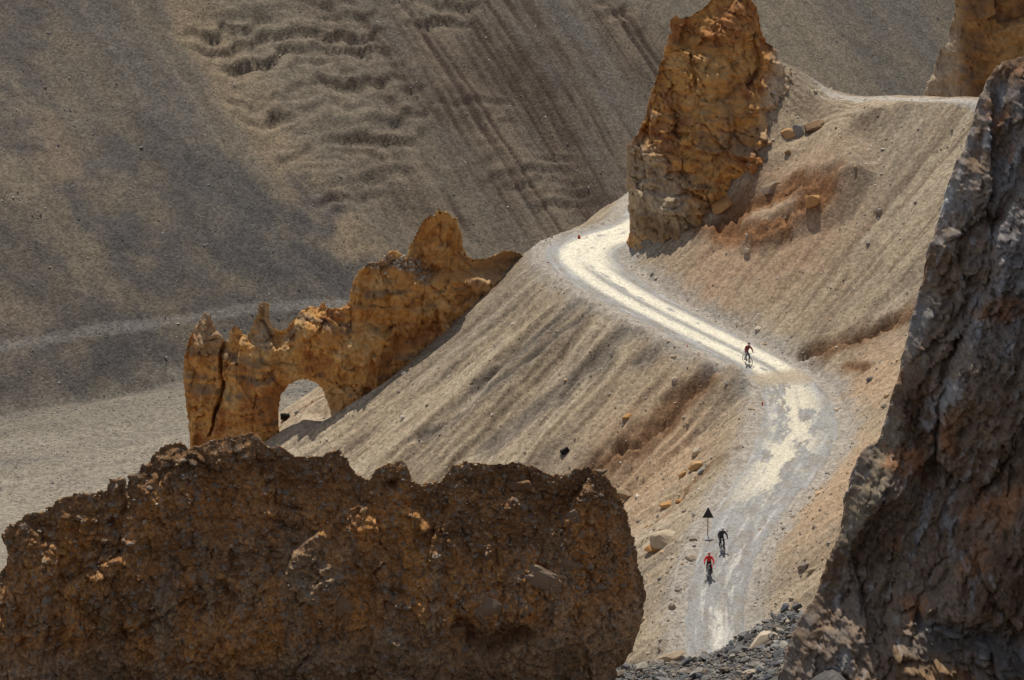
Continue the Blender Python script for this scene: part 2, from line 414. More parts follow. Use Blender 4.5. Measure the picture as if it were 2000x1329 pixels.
# mineral colours of the slopes
def ground_cols():
    c = np.empty(X.shape+(3,)); c[:] = (0.345, 0.268, 0.175)
    n1 = fbm(X*0.06, Yg*0.06, 1.5, 4); n2 = fbm(Sg*0.22, u_*0.03, 6.5, 4); n3 = fbm(X*0.5, Yg*0.5, 9, 4)
    up = Dg > 0
    c = mixc(c, (0.27, 0.215, 0.15), sst(-0.1, 0.5, n2))
    c = mixc(c, (0.24, 0.19, 0.14), 0.7*sst(0.25, 0.8, n2+0.3*n3)*(~up))
    c = mixc(c, (0.42, 0.34, 0.24), sst(0.0, 0.6, -n2)*0.7)
    nst = fbm(Sg*2.2+0.4*n3, u_*0.12, 2.5, 4)
    c = mixc(c, (0.175, 0.13, 0.088), sst(0.05, 0.55, nst)*0.8*sst(0.5, 3, u_))
    c = mixc(c, (0.45, 0.375, 0.27), sst(0.15, 0.6, -nst)*0.5)
    # red brown earth on the upper slope beneath the tower
    rz = np.zeros(X.shape)
    for px, py, r1, r2 in [(1520, 380, 6, 4), (1470, 430, 7, 4), (1560, 470, 5, 5), (1430, 520, 5, 4)]:
        a, b, _ = hit(px, py); rz = np.maximum(rz, np.exp(-(((X-a)/r1)**2+((Yg-b)/r2)**2)))
    c = mixc(c, (0.36, 0.235, 0.145), np.clip(rz*1.1+0.35*n3*rz, 0, 1)*0.8)
    # orange earth above the lower road and below the verge
    oz = np.zeros(X.shape)
    for px, py, r1, r2 in [(1700, 740, 4, 6), (1680, 900, 4, 10), (1640, 960, 4, 8), (1300, 900, 4, 7), (1230, 960, 5, 8)]:
        a, b, _ = hit(px, py); oz = np.maximum(oz, np.exp(-(((X-a)/r1)**2+((Yg-b)/r2)**2)))
    c = mixc(c, (0.43, 0.29, 0.175), np.clip(oz*1.1+0.4*n3*oz, 0, 1)*0.75)
    c = mixc(c, (0.20, 0.115, 0.06), np.clip(FE['brown']*1.2+0.3*n3, 0, 1)*FE['brown'])
    c = mixc(c, (0.22, 0.11, 0.05), np.clip(FE['red']*1.2+0.5*n3, 0, 1)*FE['red'])
    c = mixc(c, (0.17, 0.14, 0.11), 0.8*np.clip(FE['dark']*1.1+0.4*n3, 0, 1)*FE['dark'])
    # grey gravel verge
    v = (1-sst(0.3, 2.2, u_+0.8*n3)); c = mixc(c, (0.34, 0.31, 0.265), v*0.8)
    # dark rubble ledge near the camera
    rb = (np.abs(Z-ZF) < 0.6); rbm = np.where(rb & (Yg < 125), 1.0, 0.0)
    c = mixc(c, (0.11, 0.10, 0.09), rbm)
    # upper bench road dust
    tb = (X-P1[0])*LBt[0]+(Yg-P1[1])*LBt[1]; db = (X-P1[0])*LBn[0]+(Yg-P1[1])*LBn[1]
    if LBn[1] < 0: db = -db
    c = mixc(c, (0.40, 0.36, 0.30), ((db > 0.6) & (db < 2.6) & (tb > -6) & (X > 20)).astype(float)*sst(-6, 2, tb)*0.9)
    v = 1+0.10*fbm(X*1.7, Yg*1.7, 2, 3)
    return c*v[..., None]
GC = ground_cols()
V = np.stack([X.ravel(), Yg.ravel(), Z.ravel()], 1)
hill = npmesh('hillside', V, gridfaces(len(gx), len(gy)), GC.reshape(-1, 3), M['ground'])
tag(hill, 'pale tan scree hillside with fine gullies below and above the dirt road', kind='structure')

def groundz(x, y):
    """height of the finished mesh (with scarps)"""
    i = np.clip(np.searchsorted(gx, x)-1, 0, len(gx)-2); j = np.clip(np.searchsorted(gy, y)-1, 0, len(gy)-2)
    fx = (x-gx[i])/(gx[i+1]-gx[i]); fy = (y-gy[j])/(gy[j+1]-gy[j])
    return (Z[j, i]*(1-fx)*(1-fy)+Z[j, i+1]*fx*(1-fy)+Z[j+1, i]*(1-fx)*fy+Z[j+1, i+1]*fx*fy)

def hitm(px, py, y0=168, y1=275, n=2200):
    Ys = np.linspace(y0, y1, n)
    x, y, z = at(np.full(n, px), np.full(n, py), Ys)
    k = np.where(groundz(x, y) > z)[0]
    k = k[0] if len(k) else n-1
    return float(x[k]), float(Ys[k]), float(z[k])

# ------------------------------------------------------------------ road surface
def build_road():
    sel = (RS > 30) & (RS < RS[-1]-20)
    C0, s0 = RC[sel], RS[sel]
    ss = np.arange(s0[0], s0[-1], 0.16)
    cx = np.interp(ss, s0, C0[:, 0]); cy = np.interp(ss, s0, C0[:, 1]); hw = np.interp(ss, s0, C0[:, 3])
    tx = np.gradient(cx); ty = np.gradient(cy); l = np.hypot(tx, ty); tx /= l; ty /= l
    W = np.linspace(-1.12, 1.12, 76)
    SS, WW = np.meshgrid(ss, W, indexing='ij')
    wd = WW*hw[:, None]
    x = cx[:, None]+ty[:, None]*wd; y = cy[:, None]-tx[:, None]*wd
    z = groundz(x, y)
    edge = np.abs(wd)-hw[:, None]*(0.93+0.10*fbm(SS*0.5, np.sign(wd)*7, 3, 3))
    rut = -0.03*np.exp(-((np.abs(wd-0.1)-0.85)/0.35)**2)
    zz = z+0.045+rut+0.02*fbm(x*1.3, y*1.3, 4, 3)-0.28*sst(-0.25, 0.35, edge)
    # colours
    grey = np.empty(x.shape+(3,)); grey[:] = (0.32, 0.31, 0.285)
    n = fbm(SS*0.6, wd*1.3, 2.2, 4); nf = fbm(SS*1.5, wd*4.0, 5.2, 4); ns = fbm(SS*0.25, wd*2.2, 8.2, 4)
    c = mixc(grey, (0.29, 0.255, 0.21), sst(-0.2, 0.6, n))
    c = mixc(c, (0.48, 0.47, 0.45), 0.6*sst(0.0, 0.7, ns))
    # arc lengths of a few landmarks
    def sof(px, py, z):
        Y = atz(px, py, z); a, b, _ = at(px, py, Y); return float(ss[np.argmin((cx-a)**2+(cy-b)**2)])
    sU = sof(1502, 722, 5.5); sM = sof(1545, 757, 5.0); sL = sof(1492, 960, 2.5); sB = sof(1398, 1215, -1.2); sB2 = sof(1400, 1290, -2.2)
    upm = sst(sU-3.5, sU-1.0, SS)
    # upper stretch: two bleached wheel tracks with a grey strip between
    off = 0.25*np.sin(SS*0.09)
    trk = np.exp(-(((wd-off)-1.0)/0.76)**4)+np.exp(-(((wd-off)+0.95)/0.76)**4)
    trk = np.clip(trk, 0, 1)
    mid = np.exp(-((wd-off)/0.30)**2)*sst(-0.25, 0.25, nf+0.25)
    wide = sst(sof(1190, 553, 8.1), sof(1140, 505, 8.7), SS)
    trk = np.maximum(trk, wide*np.exp(-((wd-0.2)/2.1)**6)); mid = mid*(1-0.75*wide)
    nz2 = fbm(SS*2.5, wd*3, 19.2, 4)
    cm = np.clip(trk*(1-0.85*mid)*sst(-0.9, -0.35, n+0.3*nz2)*(1-0.35*sst(0.1, 0.6, nz2)), 0, 1)
    c = mixc(c, (0.76, 0.695, 0.54), cm*upm)
    # lower stretch: ragged bleached plates on grey gravel
    mm = sst(sL-6, sL+3, SS)*(1-upm)
    nP = fbm(SS*0.28, wd*0.55, 2.2, 4)
    nz = fbm(SS*3, wd*4, 9.2, 4)
    pl = sst(-0.02, 0.14, nP*0.8+0.30*nf+0.15*nz+0.16-0.10*np.abs(wd+0.3)+0.10*mm)
    c = mixc(c, (0.62, 0.56, 0.43), pl*mm*np.exp(-((wd+0.3)/1.9)**4))
    lo = 1-sst(sL-8, sL+0, SS)
    st = sst(0.25, 0.5, ns+0.5*nf+0.4*np.exp(-((wd-1.0)/0.4)**2)-0.15*np.abs(wd))
    c = mixc(c, (0.52, 0.49, 0.42), st*lo*0.8)
    a1 = np.exp(-((SS-(sB+sB2)/2)/4.0)**4)*np.exp(-((wd-0.15)/0.42)**4)
    c = mixc(c, (0.62, 0.58, 0.49), np.clip(a1*(1.0+1.2*nf), 0, 1))
    # washed earth crossing at the turn
    c = mixc(c, (0.40, 0.32, 0.22), np.exp(-((SS-(sU+sM)/2)/1.3)**4)*0.85)
    # dark wet lines
    c = mixc(c, (0.22, 0.21, 0.20), 0.6*sst(0.82, 0.97, 1-np.abs(fbm(SS*0.35, wd*1.1, 12, 3))*1.3)*(1-upm)*(1-0.6*pl))
    V = np.stack([x.ravel(), y.ravel(), zz.ravel()], 1)
    o = npmesh('dirt_road', V, gridfaces(len(W), len(ss)), c.reshape(-1, 3), M['road'])
    tag(o, 'pale dusty dirt road with two bleached wheel tracks winding up the slope', kind='structure')
build_road()

# ------------------------------------------------------------------ valley and far slope
BX, BY = -45.0, 381.0
def far_height(x, y):
    nx_, ny_ = -0.60, 0.80
    t = (x-BX)*nx_+(y-BY)*ny_ + 4*fbm(x*0.012, y*0.012, 1, 2)
    a = x*ny_-y*nx_*1.0           # along contour
    up = np.maximum(t, 0)
    z = -45+0.80*up*(1-0.0006*up)
    # broad spurs and chutes running down the slope
    z = z+sst(0, 40, t)*(3.0*pn(a*0.022, t*0.004, 3)+1.2*ridged(a*0.05, t*0.006, 6, 3))
    z = z+sst(-5, 10, t)*(0.35*fbm(x*0.15, y*0.15, 8, 3)+0.12*fbm(x*0.8, y*0.8, 2, 2))
    fl = 1-sst(-2, 6, t)
    z = z+fl*(1.2*fbm(x*0.02, y*0.02, 3.0, 3)+0.5*fbm(x*0.05+y*0.02, y*0.14, 3.0, 3)+0.1*fbm(x*.5, y*.5, 1, 2))
    return z, t, a
fx = axis([(-260, -110, 6.0), (-110, 100, 0.36), (100, 320, 6.0)])
fy = axis([(120, 290, 2.5), (290, 530, 0.5), (530, 700, 5.0)])
FX, FY = np.meshgrid(fx, fy)
FZ, FT, FA = far_height(FX, FY)
def fhit(px, py, n=1600):
    Ys = np.linspace(300, 560, n); x, y, z = at(np.full(n, px), np.full(n, py), Ys)
    k = np.where(far_height(x, y)[0] > z)[0]; k = k[0] if len(k) else n-1
    return float(x[k]), float(Ys[k])
def fzone(pts, r, nz=0.6):
    d = seg_dist(FX, FY, [fhit(*p) for p in pts]) if len(pts) > 1 else np.hypot(FX-fhit(*pts[0])[0], FY-fhit(*pts[0])[1])
    return 1-sst(r*0.35, r, d+nz*r*0.5*fbm(FX*0.12, FY*0.12, 5, 3))
outc = np.zeros(FX.shape)
for pts, r in [([(480, 95), (640, 100), (700, 130)], 11), ([(520, 160), (740, 175)], 9), ([(540, 210), (760, 215)], 9), ([(600, 255), (760, 250)], 7), ([(620, 310), (730, 310)], 9), ([(430, 10), (700, 5)], 8), ([(790, 5), (880, 12)], 6), ([(840, 40), (890, 40)], 4)]:
    outc = np.maximum(outc, fzone(pts, r))
lines = ridged(FA*0.03+0.4*pn(FX*.05, FY*.05, 3), FZ*0.42+0.8*pn(FX*0.06, FY*0.06, 1), 3, 3)
FZ = FZ+outc*(-0.3+0.5*lines)
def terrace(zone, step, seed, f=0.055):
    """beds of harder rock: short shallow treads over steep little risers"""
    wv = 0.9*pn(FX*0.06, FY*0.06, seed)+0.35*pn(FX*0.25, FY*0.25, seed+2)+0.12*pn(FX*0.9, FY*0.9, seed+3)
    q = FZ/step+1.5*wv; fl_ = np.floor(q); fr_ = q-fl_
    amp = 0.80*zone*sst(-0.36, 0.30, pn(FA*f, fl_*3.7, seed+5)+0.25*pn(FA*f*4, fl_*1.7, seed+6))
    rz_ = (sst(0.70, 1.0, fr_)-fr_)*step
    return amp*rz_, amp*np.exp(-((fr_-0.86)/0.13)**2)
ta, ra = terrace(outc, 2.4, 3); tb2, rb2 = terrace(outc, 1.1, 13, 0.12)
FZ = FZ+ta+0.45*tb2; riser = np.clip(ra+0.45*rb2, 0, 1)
small = np.zeros(FX.shape)
for pts, r in [([(880, 195), (925, 195)], 4), ([(980, 330), (1110, 350)], 6), ([(1190, 25), (1230, 28)], 3.5), ([(1040, 360), (1100, 380)], 6), ([(960, 215), (990, 215)], 3)]:
    small = np.maximum(small, fzone(pts, r))
FZ = FZ+small*(-0.3+0.6*lines); ta, ra = terrace(small, 1.6, 23, 0.1); FZ = FZ+ta; riser = np.clip(riser+ra, 0, 1)
ribz = np.clip(fzone([(880, 100), (1000, 200), (1100, 330), (1200, 420)], 26, 0.8)+fzone([(1230, 80), (1290, 140)], 10)+0.7*fzone([(760, 330), (830, 400)], 9), 0, 1)
ribs = ridged(FA*0.75+0.35*pn(FX*0.05, FY*0.05, 2), FT*0.012, 9, 1)*(0.6+0.6*pn(FX*0.06, FY*0.06, 4))
FZ = FZ+ribz*0.7*(ribs-0.3)
def far_cols():
    c = np.empty(FX.shape+(3,)); c[:] = (0.155, 0.126, 0.09)
    nb = fbm(FA*0.055, FT*0.008, 4, 4); n3 = fbm(FX*0.2, FY*0.2, 9, 4); n4 = fbm(FX*0.03, FY*0.03, 2, 3)
    c = mixc(c, (0.185, 0.15, 0.105), sst(0.0, 0.5, nb))
    c = mixc(c, (0.125, 0.108, 0.088), sst(0.0, 0.55, -nb+0.25*n3))
    stn = fbm(FA*0.5, FT*0.02, 14, 4)
    c = mixc(c, (0.10, 0.085, 0.068), sst(0.1, 0.8, stn)*0.45); c = mixc(c, (0.215, 0.18, 0.135), sst(0.15, 0.8, -stn)*0.4)
    band = fzone([(330, -40), (400, 60), (480, 190), (560, 310), (640, 430), (720, 520)], 7, 0.7)
    c = mixc(c, (0.25, 0.185, 0.115), band*0.75)
    band2 = fzone([(90, 260), (140, 340)], 5, 0.4); c = mixc(c, (0.19, 0.14, 0.095), band2*0.5)
    band3 = fzone([(60, 660), (70, 800)], 8, 0.4); c = mixc(c, (0.19, 0.15, 0.11), band3*0.8)
    for pts, r in [([(30, 470), (120, 560), (220, 640), (300, 720)], 10), ([(380, 560), (480, 640), (620, 560)], 17), ([(0, 700), (15, 820)], 7), ([(130, 720), (140, 820)], 7), ([(0, 40), (10, 200)], 8), ([(300, 350), (560, 480)], 14)]:
        c = mixc(c, (0.085, 0.076, 0.07), np.clip(fzone(pts, r, 1.6)*(0.8+1.1*n3), 0, 1)*0.7)
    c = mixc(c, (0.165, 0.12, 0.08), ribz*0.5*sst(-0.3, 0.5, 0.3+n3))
    c = mixc(c, (0.062, 0.042, 0.03), ribz*0.95*sst(0.6, 0.0, ribs+0.2*n3))  # shade painted into the rib troughs to back up the relief
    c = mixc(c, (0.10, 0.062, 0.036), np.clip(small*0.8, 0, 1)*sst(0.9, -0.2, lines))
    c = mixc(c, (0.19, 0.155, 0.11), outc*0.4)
    c = mixc(c, (0.075, 0.052, 0.036), riser*(0.75+0.4*n3))  # steep ledge faces darkened in colour to deepen their shadows
    # pale line of an old track across the foot of the slope
    tr = fzone([(-50, 682), (150, 655), (330, 628), (560, 600), (690, 590)], 0.9, 0.5); c = mixc(c, (0.22, 0.20, 0.17), tr*0.6)
    fl = 1-sst(-2.5, 4.5, FT+3.0*n3)
    f0 = np.empty(FX.shape+(3,)); f0[:] = (0.185, 0.160, 0.122)
    nv = fbm(FX*0.03+FY*0.012, FY*0.16-FX*0.05, 3, 4)
    f0 = mixc(f0, (0.125, 0.115, 0.10), sst(0.1, 0.6, nv)); f0 = mixc(f0, (0.23, 0.20, 0.155), sst(0.05, 0.5, -nv)); 
    f0 = mixc(f0, (0.29, 0.25, 0.19), sst(0, 34, -FT)*0.7)
    c = c*(1-fl[..., None])+f0*fl[..., None]
    return c*(1+0.12*fbm(FX*0.7, FY*0.7, 1, 3))[..., None]
FC = far_cols()
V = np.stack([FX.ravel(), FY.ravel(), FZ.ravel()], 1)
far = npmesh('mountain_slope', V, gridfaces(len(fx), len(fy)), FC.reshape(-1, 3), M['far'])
tag(far, 'grey brown scree mountainside across the valley with its gravel valley floor', kind='structure')

# ------------------------------------------------------------------ rock masses: relief shells with real thickness
def rock(name, outline, Yc, T, L, step, colf, mat, holes=(), edge=6.0, relief=None, disp=None, parent=None, back=(1.5, 1.5), efreq=0.06):
    """front and back shells joined along the outline; Yc(px,py) is the mid surface, T half thickness (m), L shoulder width (m)"""
    O = np.asarray(outline, float)
    ax = np.arange(O[:, 0].min()-12, O[:, 0].max()+12, step); ay = np.arange(O[:, 1].min()-12, O[:, 1].max()+12, step)
    PX, PY = np.meshgrid(ax, ay)
    ins = inside(PX, PY, outline); d = np.where(ins, 1, -1)*seg_dist(PX, PY, outline, True)
    for h in holes:
        ih = inside(PX, PY, h); dh = np.where(ih, -1, 1)*seg_dist(PX, PY, h, True); d = np.minimum(d, dh)
    d = d+edge*fbm(PX*efreq, PY*efreq, 3.7, 4)
    mask = d > 0
    Y0 = Yc(PX, PY)+0*PX
    ppm = F/Y0
    dm = np.maximum(d, 0)/ppm
    q = np.clip(dm/L, 0, 1); t = T*(1-(1-q)**2)
    qb = np.clip(dm/back[1], 0, 1); tb_ = back[0]*np.sqrt(np.clip(1-(1-qb)**2, 0, 1))
    near = sst(0, 0.35, dm)
    bx, by, bz = at(PX, PY, Y0)
    rl = relief(PX, PY, bx, bz, dm) if relief else 0
    fxx, fyy, fzz = bx.copy(), by-t-rl*sst(0, 0.8, dm), bz.copy()
    dx, dy, dz = disp(bx, fyy, bz, PX, PY)
    k = 0.25+0.75*near
    fxx += dx*k; fyy += dy*k; fzz += dz*k
    kx, ky, kz = bx.copy(), by+tb_+0.12, bz-0.75*tb_-0.08
    C = colf(PX, PY, fxx, fyy, fzz, dm)
    # cells
    m = mask[:-1, :-1] & mask[1:, :-1] & mask[:-1, 1:] & mask[1:, 1:]
    idx = np.arange(PX.size).reshape(PX.shape); n = PX.size
    a, b, c_, e = idx[:-1, :-1][m], idx[:-1, 1:][m], idx[1:, 1:][m], idx[1:, :-1][m]
    fr = np.stack([a, e, c_, b], 1); bk = np.stack([a, b, c_, e], 1)+n
    # rim
    mp = np.pad(m, 1)
    rim = []
    cidx = idx[:-1, :-1]
    def addrim(mm, p, q_):
        rim.append(np.stack([p[mm], q_[mm], q_[mm]+n, p[mm]+n], 1))
    addrim(m & ~mp[:-2, 1:-1], idx[:-1, :-1], idx[:-1, 1:])
    addrim(m & ~mp[2:, 1:-1], idx[1:, 1:], idx[1:, :-1])
    addrim(m & ~mp[1:-1, :-2], idx[1:, :-1], idx[:-1, :-1])
    addrim(m & ~mp[1:-1, 2:], idx[:-1, 1:], idx[1:, 1:])
    Fq = np.concatenate([fr, bk]+rim)
    Vv = np.concatenate([np.stack([fxx.ravel(), fyy.ravel(), fzz.ravel()], 1), np.stack([kx.ravel(), ky.ravel(), kz.ravel()], 1)])
    Cc = np.concatenate([C.reshape(-1, 3), C.reshape(-1, 3)])
    used = np.unique(Fq); rm = np.zeros(len(Vv), np.int64); rm[used] = np.arange(len(used))
    o = npmesh(name, Vv[used], rm[Fq], Cc[used], mat, parent)
    def surf(px, py):
        i = int(np.clip(round((px-ax[0])/step), 0, len(ax)-1)); j = int(np.clip(round((py-ay[0])/step), 0, len(ay)-1))
        return Vector((fxx[j, i], fyy[j, i], fzz[j, i])), bool(mask[j, i])
    return o, surf

# --- arch wall
ARCH = [(372,900),(368,840),(364,800),(359,760),(357,720),(361,690),(367,665),(372,652),(380,640),(388,622),(402,609),(412,616),(415,632),(425,645),(434,655),(440,666),
 (446,660),(447,648),(450,640),(460,634),(470,642),(474,652),(482,655),(488,643),(496,628),(501,612),(503,596),(515,589),(526,592),(527,605),(524,622),(530,632),(537,641),(545,646),(556,643),(565,635),(576,618),
 (590,605),(605,598),(622,600),(628,591),(636,592),(641,600),(668,600),(680,590),(685,562),(699,530),(720,515),(745,511),(752,498),(762,488),(775,488),(786,495),(791,505),(800,480),(810,460),(818,446),(824,432),(838,418),(845,420),(856,404),(864,410),(876,415),(884,426),(893,424),(897,442),(904,458),
 (904,475),(911,495),(925,506),(945,504),(965,499),(985,487),(1000,489),(1022,496),(1040,520),(1010,600),(900,740),(760,880),(680,960),(560,980),(372,1000)]
HOLE = [(544,960),(544,795),(549,768),(562,749),(580,739),(600,737),(618,745),(630,760),(636,777),(643,795),(648,820),(650,960)]
def arch_Y(px, py): return np.interp(px, [350, 500, 600, 700, 900, 1040], [242.5, 239.5, 238.2, 236.6, 239.3, 242.0])
def cracks(PX, PY, lines):
    r = 0
    for pts, wd, dp in lines:
        d = seg_dist(PX, PY, pts)+1.2*pn(PX*0.15, PY*0.15, 2); r = r+dp*(1-sst(wd*0.3, wd, d))
    return r
def arch_relief(PX, PY, x, z, dm):
    r = 0.5*fbm(x*0.18, z*0.18, 3, 3)+0.7*facets((PX+10*fbm(PX*.02, PY*.02, 2))*0.016, (PY+8*fbm(PX*.02, PY*.02, 5))*0.011, 31, 0.8, 0.15)+0.3*facets((PX+8*fbm(PX*.04, PY*.04, 2))*0.045, (PY)*0.035, 33, 0.8, 0.2)
    r = r-cracks(PX, PY, [([(440,664),(432,690),(428,715),(435,745),(432,780),(420,815),(412,850)], 5, 1.6), ([(855,605),(858,640)], 6, 0.8), ([(835,530),(850,560),(880,590)], 4, .4), ([(505,760),(495,800),(492,850)], 3, .3)])
    sw = 10*fbm(PX*0.01, PY*0.01, 4, 3)
    r = r+0.35*facets(PX*0.006+0.3*pn(PX*.02, PY*.02), (PY+sw)*0.035, 35, 0.5, 0.35)+0.25*facets((PX+sw)*0.05, PY*0.012, 37, 0.6, 0.35)
    # stepped back tops behind the face
    r = r-1.6*sst(0.0, 14, (PX-560)*0.0+(545-PY))*sst(800, 810, PX)
    return r
def rough_disp(a1, f1, a2, f2, a3, f3, strat=0.0, sf=1.0):
    def fn(x, y, z, PX, PY):
        dy = a1*fbm(x*f1, y*f1, z*f1, 4)+a2*ridged(x*f2, y*f2, z*f2, 3)-a2*0.6+a3*fbm(x*f3, y*f3, z*f3, 3)
        if strat: dy = dy+strat*ridged(x*0.12, y*0.1, z*sf+0.5*pn(x*0.3, z*0.3), 3)
        dx = 0.5*a1*fbm(x*f1+31, y*f1, z*f1, 3)+0.4*a3*fbm(x*f3+9, y*f3, z*f3, 2)
        dz = 0.5*a1*fbm(x*f1, y*f1+47, z*f1, 3)+0.4*a3*fbm(x*f3, y*f3+5, z*f3, 2)
        return dx, dy, dz
    return fn
def arch_col(PX, PY, x, y, z, dm):
    c = np.empty(PX.shape+(3,)); c[:] = (0.62, 0.325, 0.105)
    n1 = fbm(x*0.22, y*0.22, z*0.30, 4); n2 = fbm(x*0.9, y*0.9, z*1.1, 4); n3 = fbm(x*0.10, 5, z*0.9, 3)
    c = mixc(c, (0.44, 0.20, 0.07), sst(-0.1, 0.5, n1+0.4*n2))
    c = mixc(c, (0.68, 0.45, 0.20), sst(0.05, 0.5, -n1+0.3*n2)*0.7)
    c = mixc(c, (0.25, 0.18, 0.12), sst(0.1, 0.5, n3+0.3*n2)*0.75)
    c = mixc(c, (0.20, 0.13, 0.08), sst(0.35, 0.8, n2)*0.7)
    # crumbly grey crown on the middle block and pinnacles
    g = (1-sst(0, 16, seg_dist(PX, PY, [(722,522),(760,515),(800,520),(835,540)])))
    g = np.maximum(g, (1-sst(8, 30, seg_dist(PX, PY, [(400,625),(402,665),(430,660)]))))
    g = np.maximum(g, (1-sst(8, 34, seg_dist(PX, PY, [(513,610),(515,660)]))))
    g = np.maximum(g, 1-sst(0, 14, seg_dist(PX, PY, [(560,660),(585,640)])))
    c = mixc(c, (0.36, 0.28, 0.19), g*0.65)
    c = mixc(c, (0.46, 0.30, 0.17), sst(880, 960, PX)*0.6)
    return c
arch = empty('arch_rock', (-12, 243, -6), 'ochre rock wall with a round arch hole and jagged pinnacles on the ridge', 'rock formation')
_, arch_s = rock('body', ARCH, arch_Y, 1.1, 3.0, 2.0, arch_col, M['ochre'], holes=[HOLE], edge=2.6, relief=arch_relief, disp=rough_disp(0.55, 0.45, 0.25, 0.9, 0.12, 3.0, 0.15, 0.8), parent=arch, efreq=0.17)

# --- tower
TOWER = [(1170,640),(1203,522),(1220,484),(1229,455),(1232,420),(1229,390),(1222,352),(1225,310),(1224,286),(1241,265),(1254,240),(1261,215),(1269,190),(1281,158),(1290,128),(1300,90),(1310,62),(1309,38),(1318,28),(1330,36),(1345,33),(1366,20),(1386,5),(1402,-14),(1450,-16),(1470,-2),(1480,20),(1488,58),(1496,76),(1510,90),(1521,110),(1534,140),(1600,215),(1640,300),(1500,520),(1330,640)]
def tower_Y(px, py): return np.interp(px, [1170, 1250, 1400, 1600], [243.0, 243.0, 243.5, 244.5])
def tower_relief(PX, PY, x, z, dm):
    r = 0.8*fbm(x*0.12, z*0.12, 3, 3)+1.1*facets((PX+14*fbm(PX*.015, PY*.015, 2))*0.016, (PY+10*fbm(PX*.02, PY*.02, 5))*0.011, 41, 0.8, 0.1)+0.4*facets((PX+8*fbm(PX*.04, PY*.04, 2))*0.04, (PY)*0.03, 43, 0.8, 0.2)
    sw = 14*fbm(PX*0.008, PY*0.008, 4, 3)
    r = r+0.9*facets(PX*0.005+0.3*pn(PX*.02, PY*.02), (PY-0.12*PX+sw)*0.030, 45, 0.5, 0.35)*(0.35+0.65*sst(150, 260, PY))
    r = r+0.3*facets(PX*0.014, (PY-0.12*PX+sw)*0.085, 47, 0.5, 0.3)
    r = r+2.6*sst(120, 520, PY)                      # the foot spreads forward
    r = r-0.9*(1-sst(0, 22, seg_dist(PX, PY, [(1420,470),(1330,500),(1260,480)])))+1.0*(1-sst(10, 40, seg_dist(PX, PY, [(1480,270),(1400,330),(1300,380)])))
    r = r-cracks(PX, PY, [([(1345,105),(1352,130),(1357,160)], 4, .8), ([(1330,180),(1320,215)], 4, .4), ([(1310,200),(1318,240)], 4, .5)])
    return r
def tower_col(PX, PY, x, y, z, dm):
    c = np.empty(PX.shape+(3,)); c[:] = (0.58, 0.30, 0.095)
    n1 = fbm(x*0.2, y*0.2, z*0.25, 4); n2 = fbm(x*0.9, y*0.9, z*1.1, 4); n3 = fbm(x*0.08, 5, z*0.7, 3)
    c = mixc(c, (0.42, 0.19, 0.07), sst(-0.1, 0.5, n1+0.4*n2))
    c = mixc(c, (0.62, 0.38, 0.16), sst(0.1, 0.5, -n1+0.3*n2)*0.6)
    c = mixc(c, (0.34, 0.25, 0.16), sst(0.0, 0.4, n3+0.2*n2)*0.6*sst(120, 260, PY))
    pale = (1-sst(30, 75, seg_dist(PX, PY, [(1250,330),(1290,390),(1240,400)])))
    c = mixc(c, (0.44, 0.355, 0.24), np.clip(pale+0.4*n2*pale, 0, 1)*0.8)
    c = mixc(c, (0.20, 0.11, 0.055), sst(0.35, 0.8, n2)*0.7)
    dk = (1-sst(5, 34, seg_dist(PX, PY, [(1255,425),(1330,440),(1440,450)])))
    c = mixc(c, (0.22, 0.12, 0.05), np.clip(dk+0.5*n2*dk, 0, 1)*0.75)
    flank = sst(1490, 1525, PX+0.3*(PY-120))*sst(260, 180, PY)  # sunlit right flank, its light put into the colour as a paler tone
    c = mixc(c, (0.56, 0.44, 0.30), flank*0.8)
    c = mixc(c, (0.42, 0.33, 0.23), sst(470, 540, PY)*0.8)
    return c
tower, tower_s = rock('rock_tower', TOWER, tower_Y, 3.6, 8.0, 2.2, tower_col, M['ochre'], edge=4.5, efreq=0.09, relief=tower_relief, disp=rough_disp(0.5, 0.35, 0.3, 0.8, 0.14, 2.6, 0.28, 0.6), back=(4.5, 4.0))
tag(tower, 'tall orange rock tower rising beside the bend of the road', 'rock tower')

# --- second tower at the upper right
TW2 = [(1780,260),(1802,194),(1812,165),(1828,125),(1836,98),(1852,82),(1858,50),(1864,22),(1866,-60),(1900,-130),(2060,-150),(2140,-60),(2200,260),(2000,330),(1850,300)]
def t2_col(PX, PY, x, y, z, dm):
    c = np.empty(PX.shape+(3,)); c[:] = (0.30, 0.16, 0.06)
    n1 = fbm(x*0.2, y*0.2, z*0.25, 4); n2 = fbm(x*0.9, y*0.9, z*1.1, 4)
    c = mixc(c, (0.22, 0.12, 0.06), sst(-0.2, 0.4, n1+0.4*n2)); c = mixc(c, (0.46, 0.28, 0.12), sst(0.1, 0.5, -n1)*0.7)
    fl = sst(1885, 1845, PX-0.25*(160-PY)*0)*1.0  # left face painted paler as if lit, the rest left dark
    c = mixc(c, (0.50, 0.40, 0.28), fl*0.85)
    return c
t2, _ = rock('rock_tower', TW2, lambda px, py: 262+0*px, 3.5, 7.0, 2.6, t2_col, M['ochre'], edge=3.5, relief=lambda a, b, x, z, d: 0.8*fbm(x*0.15, z*0.15, 1, 3)+1.2*facets(a*0.014+0.3*pn(a*.02, b*.02), b*0.01, 51, 0.8, 0.1)+1.8*sst(1840, 1880, a), disp=rough_disp(0.8, 0.35, 0.3, 0.8, 0.14, 2.6, 0.3, 0.6))
tag(t2, 'darker rock tower cut off by the upper right corner behind the upper road', 'rock tower')

